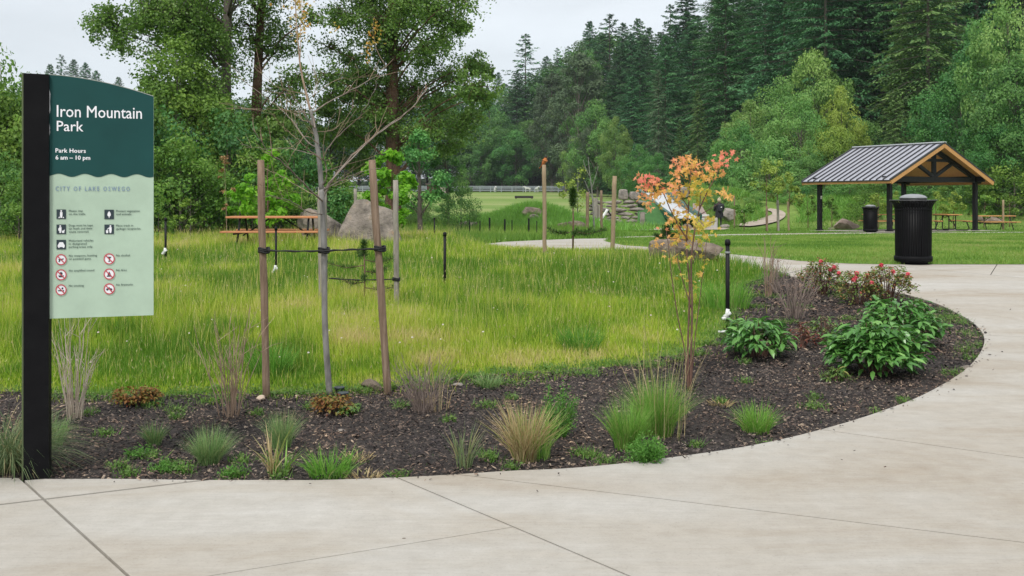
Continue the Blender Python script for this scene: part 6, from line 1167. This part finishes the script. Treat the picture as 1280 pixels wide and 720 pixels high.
LB = [(170, 30, 120, 'leafy thicket right of the sign bottom edge'), (198, 31, 150, 'dense green thicket behind the riser by the sign'), (225, 29, 175, 'bright leafy bush left of the dried sapling'), (255, 31, 190, 'dark leafy bush behind the dried sapling'), (285, 33, 150, 'tall thicket bush behind the orange table'), (315, 32, 185, 'bright thicket bush above the orange table'), (345, 34, 200, 'green thicket bush right of the bright young maple'), (372, 35, 190, 'dark thicket bush behind the table end'), (400, 36, 205, 'thicket bush behind the grey sapling trunk'), (150, 31, 160, 'thicket bush hidden behind the sign panel'), (120, 32, 150, 'bush behind the middle of the sign panel'), (90, 32, 150, 'bush behind the sign panel near the post'),
      (8, 27, 98, 'tall leafy thicket at the left edge of the photo'), (30, 28, 118, 'leafy thicket touching the sign post'), (-20, 27, 80, 'thicket just outside the left edge'), (60, 29, 130, 'thicket behind the sign post'), (2, 24, 200, 'bright low bush left of the sign post'), (24, 23, 225, 'light green low bush at the meadow edge left of the post')]
for k, (px, Y, ty, lb) in enumerate(LB): tree('sh%d' % (k % 3), px, Y, ty, lb, [L_bush, L_dec, L_bush][k % 3], .95 if ty > 140 else .7, None, 'bush')
SC = [(425, 60, 246), (450, 62, 249), (475, 58, 246), (510, 52, 250), (535, 50, 254), (400, 50, 246), (440, 45, 256), (525, 44, 258)]
for k, (px, Y, ty) in enumerate(SC): tree('sh%d' % (k % 3), px, Y, ty, 'low pale green scrub bush in the rough beyond the tall boulder', L_lime, 1.5, 'pale scrub bushes beyond the boulders', 'bush', name='scrub_bush')

# the grove of cottonwoods, with finer leaves
def cottonwood(px, Y, H, label, lobes, r_, lean=0, seed=0, leaf=.115, bark=M_bark, per=260, fork=None):
    r0 = np.random.default_rng(seed); x, y = at(px, Y); z = zgf(x, y); t = thing('cottonwood', label, 'tree', (x, y, z)); T = G(); C = G()
    def q(px_, py_, dY=0): return np.array([(px_-640)/F*(Y+dY)-x, dY, top_z(py_, Y+dY)-z])
    tp = np.array([[lean*(k**1.5)+.12*math.sin(k*5+seed), .1*math.sin(k*4), H*k-.3] for k in np.linspace(0, 1, 14)]); tube(T, tp, r_*np.linspace(1.15, .25, 14)*(1+.05*np.sin(np.arange(14)*2.1)), 14)
    for (lx, ly, R0, dens) in lobes:
        dY = r0.normal(0, 1.6); p = q(lx, ly, dY); Rm = R0*(Y+dY)/F; zb = max(H*.12, p[2]-Rm*1.2-abs(p[0])*.45); a0 = np.array([np.interp(zb, tp[:, 2], tp[:, 0]), np.interp(zb, tp[:, 2], tp[:, 1]), zb]); mid = (a0+p)/2+[0, 0, abs(p[0])*.10]; tube(T, np.array(catmull([a0, mid, p], 5)), np.linspace(.05, .014, 11), 6)
        ns = int(12+R0*1.0)
        for s_ in range(ns):                                  # sprays of leaves hung on twigs, gaps between
            d = nrm(r0.normal(size=3)*[1, 1, .7]); sp = p+d*Rm*r0.uniform(.3, 1.75); tube(T, [p, (p+sp)/2+[0, 0, .08*Rm], sp], [.014, .009, .004], 4, cap=False)
            n = int(per*dens*r0.uniform(.4, 1.3)*.19); c = sp+r0.normal(0, 1, (n, 3))*[Rm*.24, Rm*.24, Rm*.20]; c[:, 2] -= .2*Rm*r0.random(n); sh = r0.random()
            leafcards(C, c, nrm(r0.normal(size=(n, 3))+[0, -.25, .35]), leaf*r0.uniform(.6, 1.2, n), .8, np.clip(.4*sh+.6*r0.random(n)**1.3, 0, 1), r_=r0)
    T.ob('trunk', bark, t, True); C.ob('crown', L_cot, t); return t
M_ivy = surf('reddish_bark', [(.07, .035, .02), (.15, .08, .05), (.20, .13, .09)], 4, .95, 1, 16, dist=.05)
def cloud(pts): return pts
r0 = np.random.default_rng(77)
def lobes_in(poly, n, R0, dens, seed):
    q = np.random.default_rng(seed); P = np.array(poly); o = []; mn, mx_ = P.min(0), P.max(0)
    while len(o) < n:
        p = q.uniform(mn, mx_)
        if inside(p[None], poly)[0]: o.append((p[0], p[1], R0*q.uniform(.7, 1.3), dens*q.uniform(.6, 1.3)))
    return o
cottonwood(284, 38, 17, 'tall grey-trunked cottonwood right of the sign reaching past the photo top', lobes_in([(150, -190), (330, -220), (360, -60), (310, 20), (330, 60), (270, 130), (205, 90), (150, 55), (128, 25), (122, -40)], 34, 26, 1.0, 2)+[(135, 22, 20, 1), (150, 40, 18, .9), (128, 28, 10, .7), (150, 58, 9, .7), (250, 60, 20, 1), (230, 30, 24, 1.2), (200, 15, 24, 1.2), (180, 25, 18, 1), (262, 25, 22, 1), (245, 110, 22, 1), (300, 160, 20, 1)], .235, .2, 3)
cottonwood(321, 40, 18, 'reddish-barked cottonwood right behind the tall grey trunk', lobes_in([(290, -200), (430, -200), (430, -40), (400, 0), (350, 20), (330, 60), (300, 20), (280, -40)], 24, 26, .9, 5)+[(350, 60, 16, .55), (345, 110, 20, .8), (360, 140, 20, .9), (330, 150, 22, 1.1), (395, 20, 14, .6), (370, 100, 16, .6)], .22, .3, 4, bark=M_ivy)
cottonwood(488, 41, 18, 'cottonwood with a leaning ivy-patched trunk right of the bare sapling', lobes_in([(395, -190), (560, -190), (590, -20), (575, 20), (590, 60), (596, 110), (575, 160), (520, 190), (470, 170), (440, 140), (405, 110), (400, 60), (420, 20), (400, -40)], 60, 21, .95, 9)+[(612, 88, 6, .6), (600, 88, 8, .8), (590, 80, 14, 1), (598, 120, 12, 1), (575, 30, 12, 1), (585, 145, 12, .8), (560, 180, 14, .8), (430, 160, 18, 1), (415, 120, 18, 1), (450, 120, 18, 1.1), (545, 130, 20, 1.2), (560, 90, 20, 1.2), (530, 60, 20, 1.2)], .30, .5, 8, bark=M_ivy)
def midtree(px, Y, ty, w, nl, per, label, lm, leaf=.10, seed=0, cb=.3, gaps=0, mat=M_bark, lobe=.17, name='leafy_tree', inner=.5, tr=.09, cat='tree'):
    x, y = at(px, Y); z = zgf(x, y); H = top_z(ty, Y)-z; T, C = broadleaf(abs(seed+int(px)), H, w, cb*H if cb < 1 else cb, nl, per, leaf, .7, tr, lobe, .8, inner, gaps=gaps, top=.4); t = thing(name, label, cat, (x, y, z)); T.ob('trunk', mat, t, True); C.ob('crown', lm, t); return t
midtree(222, 35, 52, 4.2, 52, 330, 'dense bright green tree between the sign and the grey trunk', L_bush, .13, 1, .12, lobe=.16)
midtree(185, 36, 92, 2.4, 26, 260, 'dark green tree whose top shows above the right end of the sign', L_cot, .12, 2, .1, lobe=.18); midtree(262, 37, 118, 3.2, 40, 300, 'shady green tree around the foot of the grey trunk', L_cot, .13, 3, .08, lobe=.17); midtree(350, 38, 132, 3.4, 36, 260, 'shady tree behind the bare sapling branches', L_cot, .13, 4, .15); midtree(305, 36, 140, 2.8, 34, 280, 'leafy tree between the grey and reddish trunks', L_cot, .13, 11, .1); midtree(410, 44, 120, 3.4, 40, 240, 'dusky tree behind the grey sapling top', L_cot, .13, 12, .2)
midtree(525, 31, 165, 1.9, 30, 130, 'young leafy tree right of the bright drooping maple', L_dec, .10, 5, .22, .15); midtree(560, 46, 175, 2.0, 22, 120, 'small loose tree left of the round bush', L_dec, .12, 6, .2, .2); midtree(8, 30, 60, 3.0, 30, 90, 'thin-topped birch at the left edge with sky showing through', L_bush, .10, 7, .3, .25, M_barkgrey); midtree(46, 34, 88, 2.4, 18, 60, 'sparse tree behind the sign post', L_cot, .09, 8, .3, .3); midtree(-10, 26, 110, 3, 40, 240, 'dense bush tree at the far left edge', L_bush, .10, 9, .05); midtree(22, 27, 125, 2.4, 34, 240, 'dense bush tree left of the sign post', L_bush, .10, 19, .05)
L_neon = leafmat('bright_maple_leaf', [(.12, .34, .02), (.20, .48, .03), (.30, .58, .05)], .45, .5)
midtree(335, 23.5, 187, 1.5, 34, 80, 'bright lime-green young maple behind the orange picnic table', L_neon, .11, 21, .15, lobe=.14,  name='young_maple_tree', tr=.03, mat=M_barkbrown); midtree(300, 24, 222, .9, 9, 140, 'small lime-green sapling left of the bright young maple', L_neon, .07, 22, .3, name='young_maple_tree', tr=.02)
midtree(490, 24.5, 183, 1.35, 36, 80, 'bright lime-green drooping maple behind the leaning stake', L_neon, .12, 23, .15, lobe=.13,  name='young_maple_tree', tr=.03, mat=M_barkbrown); midtree(470, 24.6, 188, .9, 26, 70, 'narrow lime-green sapling directly behind the top of the leaning stake', L_neon, .11, 24, .15, lobe=.16,  name='young_maple_tree', tr=.02)
midtree(284, 22.5, 190, .5, 12, 22, 'dried brown sapling left of the orange picnic table', leafmat('dry_leaf', [(.25, .14, .06), (.38, .24, .10)], .2), .06, 25, .3, .2, M_twig, name='dried_sapling', tr=.008); midtree(238, 23, 238, .7, 14, 50, 'small leafy sapling at the thicket edge by the riser', L_bush, .06, 26, .2, .2, name='leafy_sapling', tr=.015)
midtree(198, 23, 255, .9, 14, 60, 'low leafy sapling just right of the sign panel', L_bush, .06, 27, .15, .2, name='leafy_sapling', tr=.015)
for px, Y, ty, w, lb in ((958, 47, 200, 1.6, 'leftmost yellow-green young tree by the lawn'), (972, 47.5, 198, 1.5, 'tallest young tree of the trio by the lawn'), (986, 48, 215, 1.4, 'rightmost young tree of the trio by the lawn')): midtree(px, Y, ty, w, 14, 70, lb, L_yel, .12, 31, .42, .15, M_barkbrown, name='young_lawn_tree', tr=.035)
for px, Y, ty, lb in ((1098, 56, 236, 'bright sapling behind the small trash can'), (1126, 58, 232, 'bright sapling behind the big trash can'), (1170, 54, 236, 'yellow-green sapling right of the big trash can'), (1192, 55, 240, 'second yellow-green sapling left of the far post'), (1010, 58, 240, 'light sapling left of the near shelter post'), (1040, 58, 245, 'light sapling right of the near shelter post'), (1230, 55, 242, 'slim sapling right of the far post'), (1262, 56, 238, 'slim sapling beyond the far picnic table'), (930, 50, 250, 'thin sapling beside the winding path')): midtree(px, Y, ty, 1.3, 14, 60, lb, L_yel if px in (1126, 1170, 1192, 1098) else L_bush, .13, 33, .25, .15, M_barkbrown, name='sapling', tr=.025)
midtree(722, 60, 205, 2.6, 20, 50, 'sparse yellow-leaved tree by the playground', L_yel, .16, 35, .25, .3, M_barkgrey, tr=.04)
x, y = at(742, 45); g = G(); zz = zgf(x, y)
for pts in ([(743, 300), (742, 270), (740, 240), (737, 215), (735, 196)], [(740, 235), (744, 222), (748, 208)], [(738, 222), (732, 210), (729, 200)], [(741, 250), (735, 236), (731, 226)]): P = np.array(catmull([((a-640)/F*45-x, 0, top_z(b, 45)-zz) for a, b in pts], 5)); tube(g, P, np.linspace(.05 if pts[0][1] == 300 else .02, .012, len(P)), 6)
o = g.ob('bare_tree', M_barkgrey, None, True); o.location = (x, y, zz); tag(o, 'thin pale leafless tree with a forked top beside the playground', 'tree')
# tall herbs on the berm
def berm_grass():
    g = G(); N = 26000; r0 = np.random.default_rng(3); P = np.column_stack([r0.normal(1.2, 2.3, N), r0.normal(54, 2.6, N)]); P2 = np.column_stack([r0.normal(21, 8, N), r0.normal(65, 3.5, N)]); P2 = P2[P2[:, 1] > 61.0]; P2 = P2[~inside(P2, strip_poly([at(928, 57), at(955, 60.5), at(978, 62.5), at(972, 65), at(962, 67.5)], 2.2)) & ~inside(P2, strip_poly([at(900, 66.5), at(925, 66), at(948, 67.5)], 1.2))]; P2 = P2[P2[:, 0] > 15]; P = np.vstack([P, P2]); n = len(P)
    blades(g, P, r0.uniform(.15, .6, n), r0.uniform(.04, .09, n), r0.uniform(.2, 1, n), r=np.clip(r0.normal(.4, .2, n), 0, 1), segs=1); g.ob('berm_grass', leafmat('berm_blades', [(.13, .31, .05), (.20, .41, .07), (.30, .50, .11)], .35), kind='stuff', label='lush green growth covering the berm and the bank behind')
berm_grass()

# ------------------------------------------------------------------ air
def haze():
    m = bpy.data.materials.new('haze_air'); m.use_nodes = True; n = m.node_tree; n.nodes.clear(); o = n.nodes.new('ShaderNodeOutputMaterial'); v = n.nodes.new('ShaderNodeVolumePrincipled')
    v.inputs['Color'].default_value = (.80, .88, .95, 1); v.inputs['Density'].default_value = .00019; v.inputs['Anisotropy'].default_value = .1; n.links.new(v.outputs[0], o.inputs['Volume'])
    g = G(); box(g, (-950, -950, -2.5), (950, 950, 100)); g.ob('haze', m, kind='stuff', label='thin pale haze in the air of the valley')
haze()
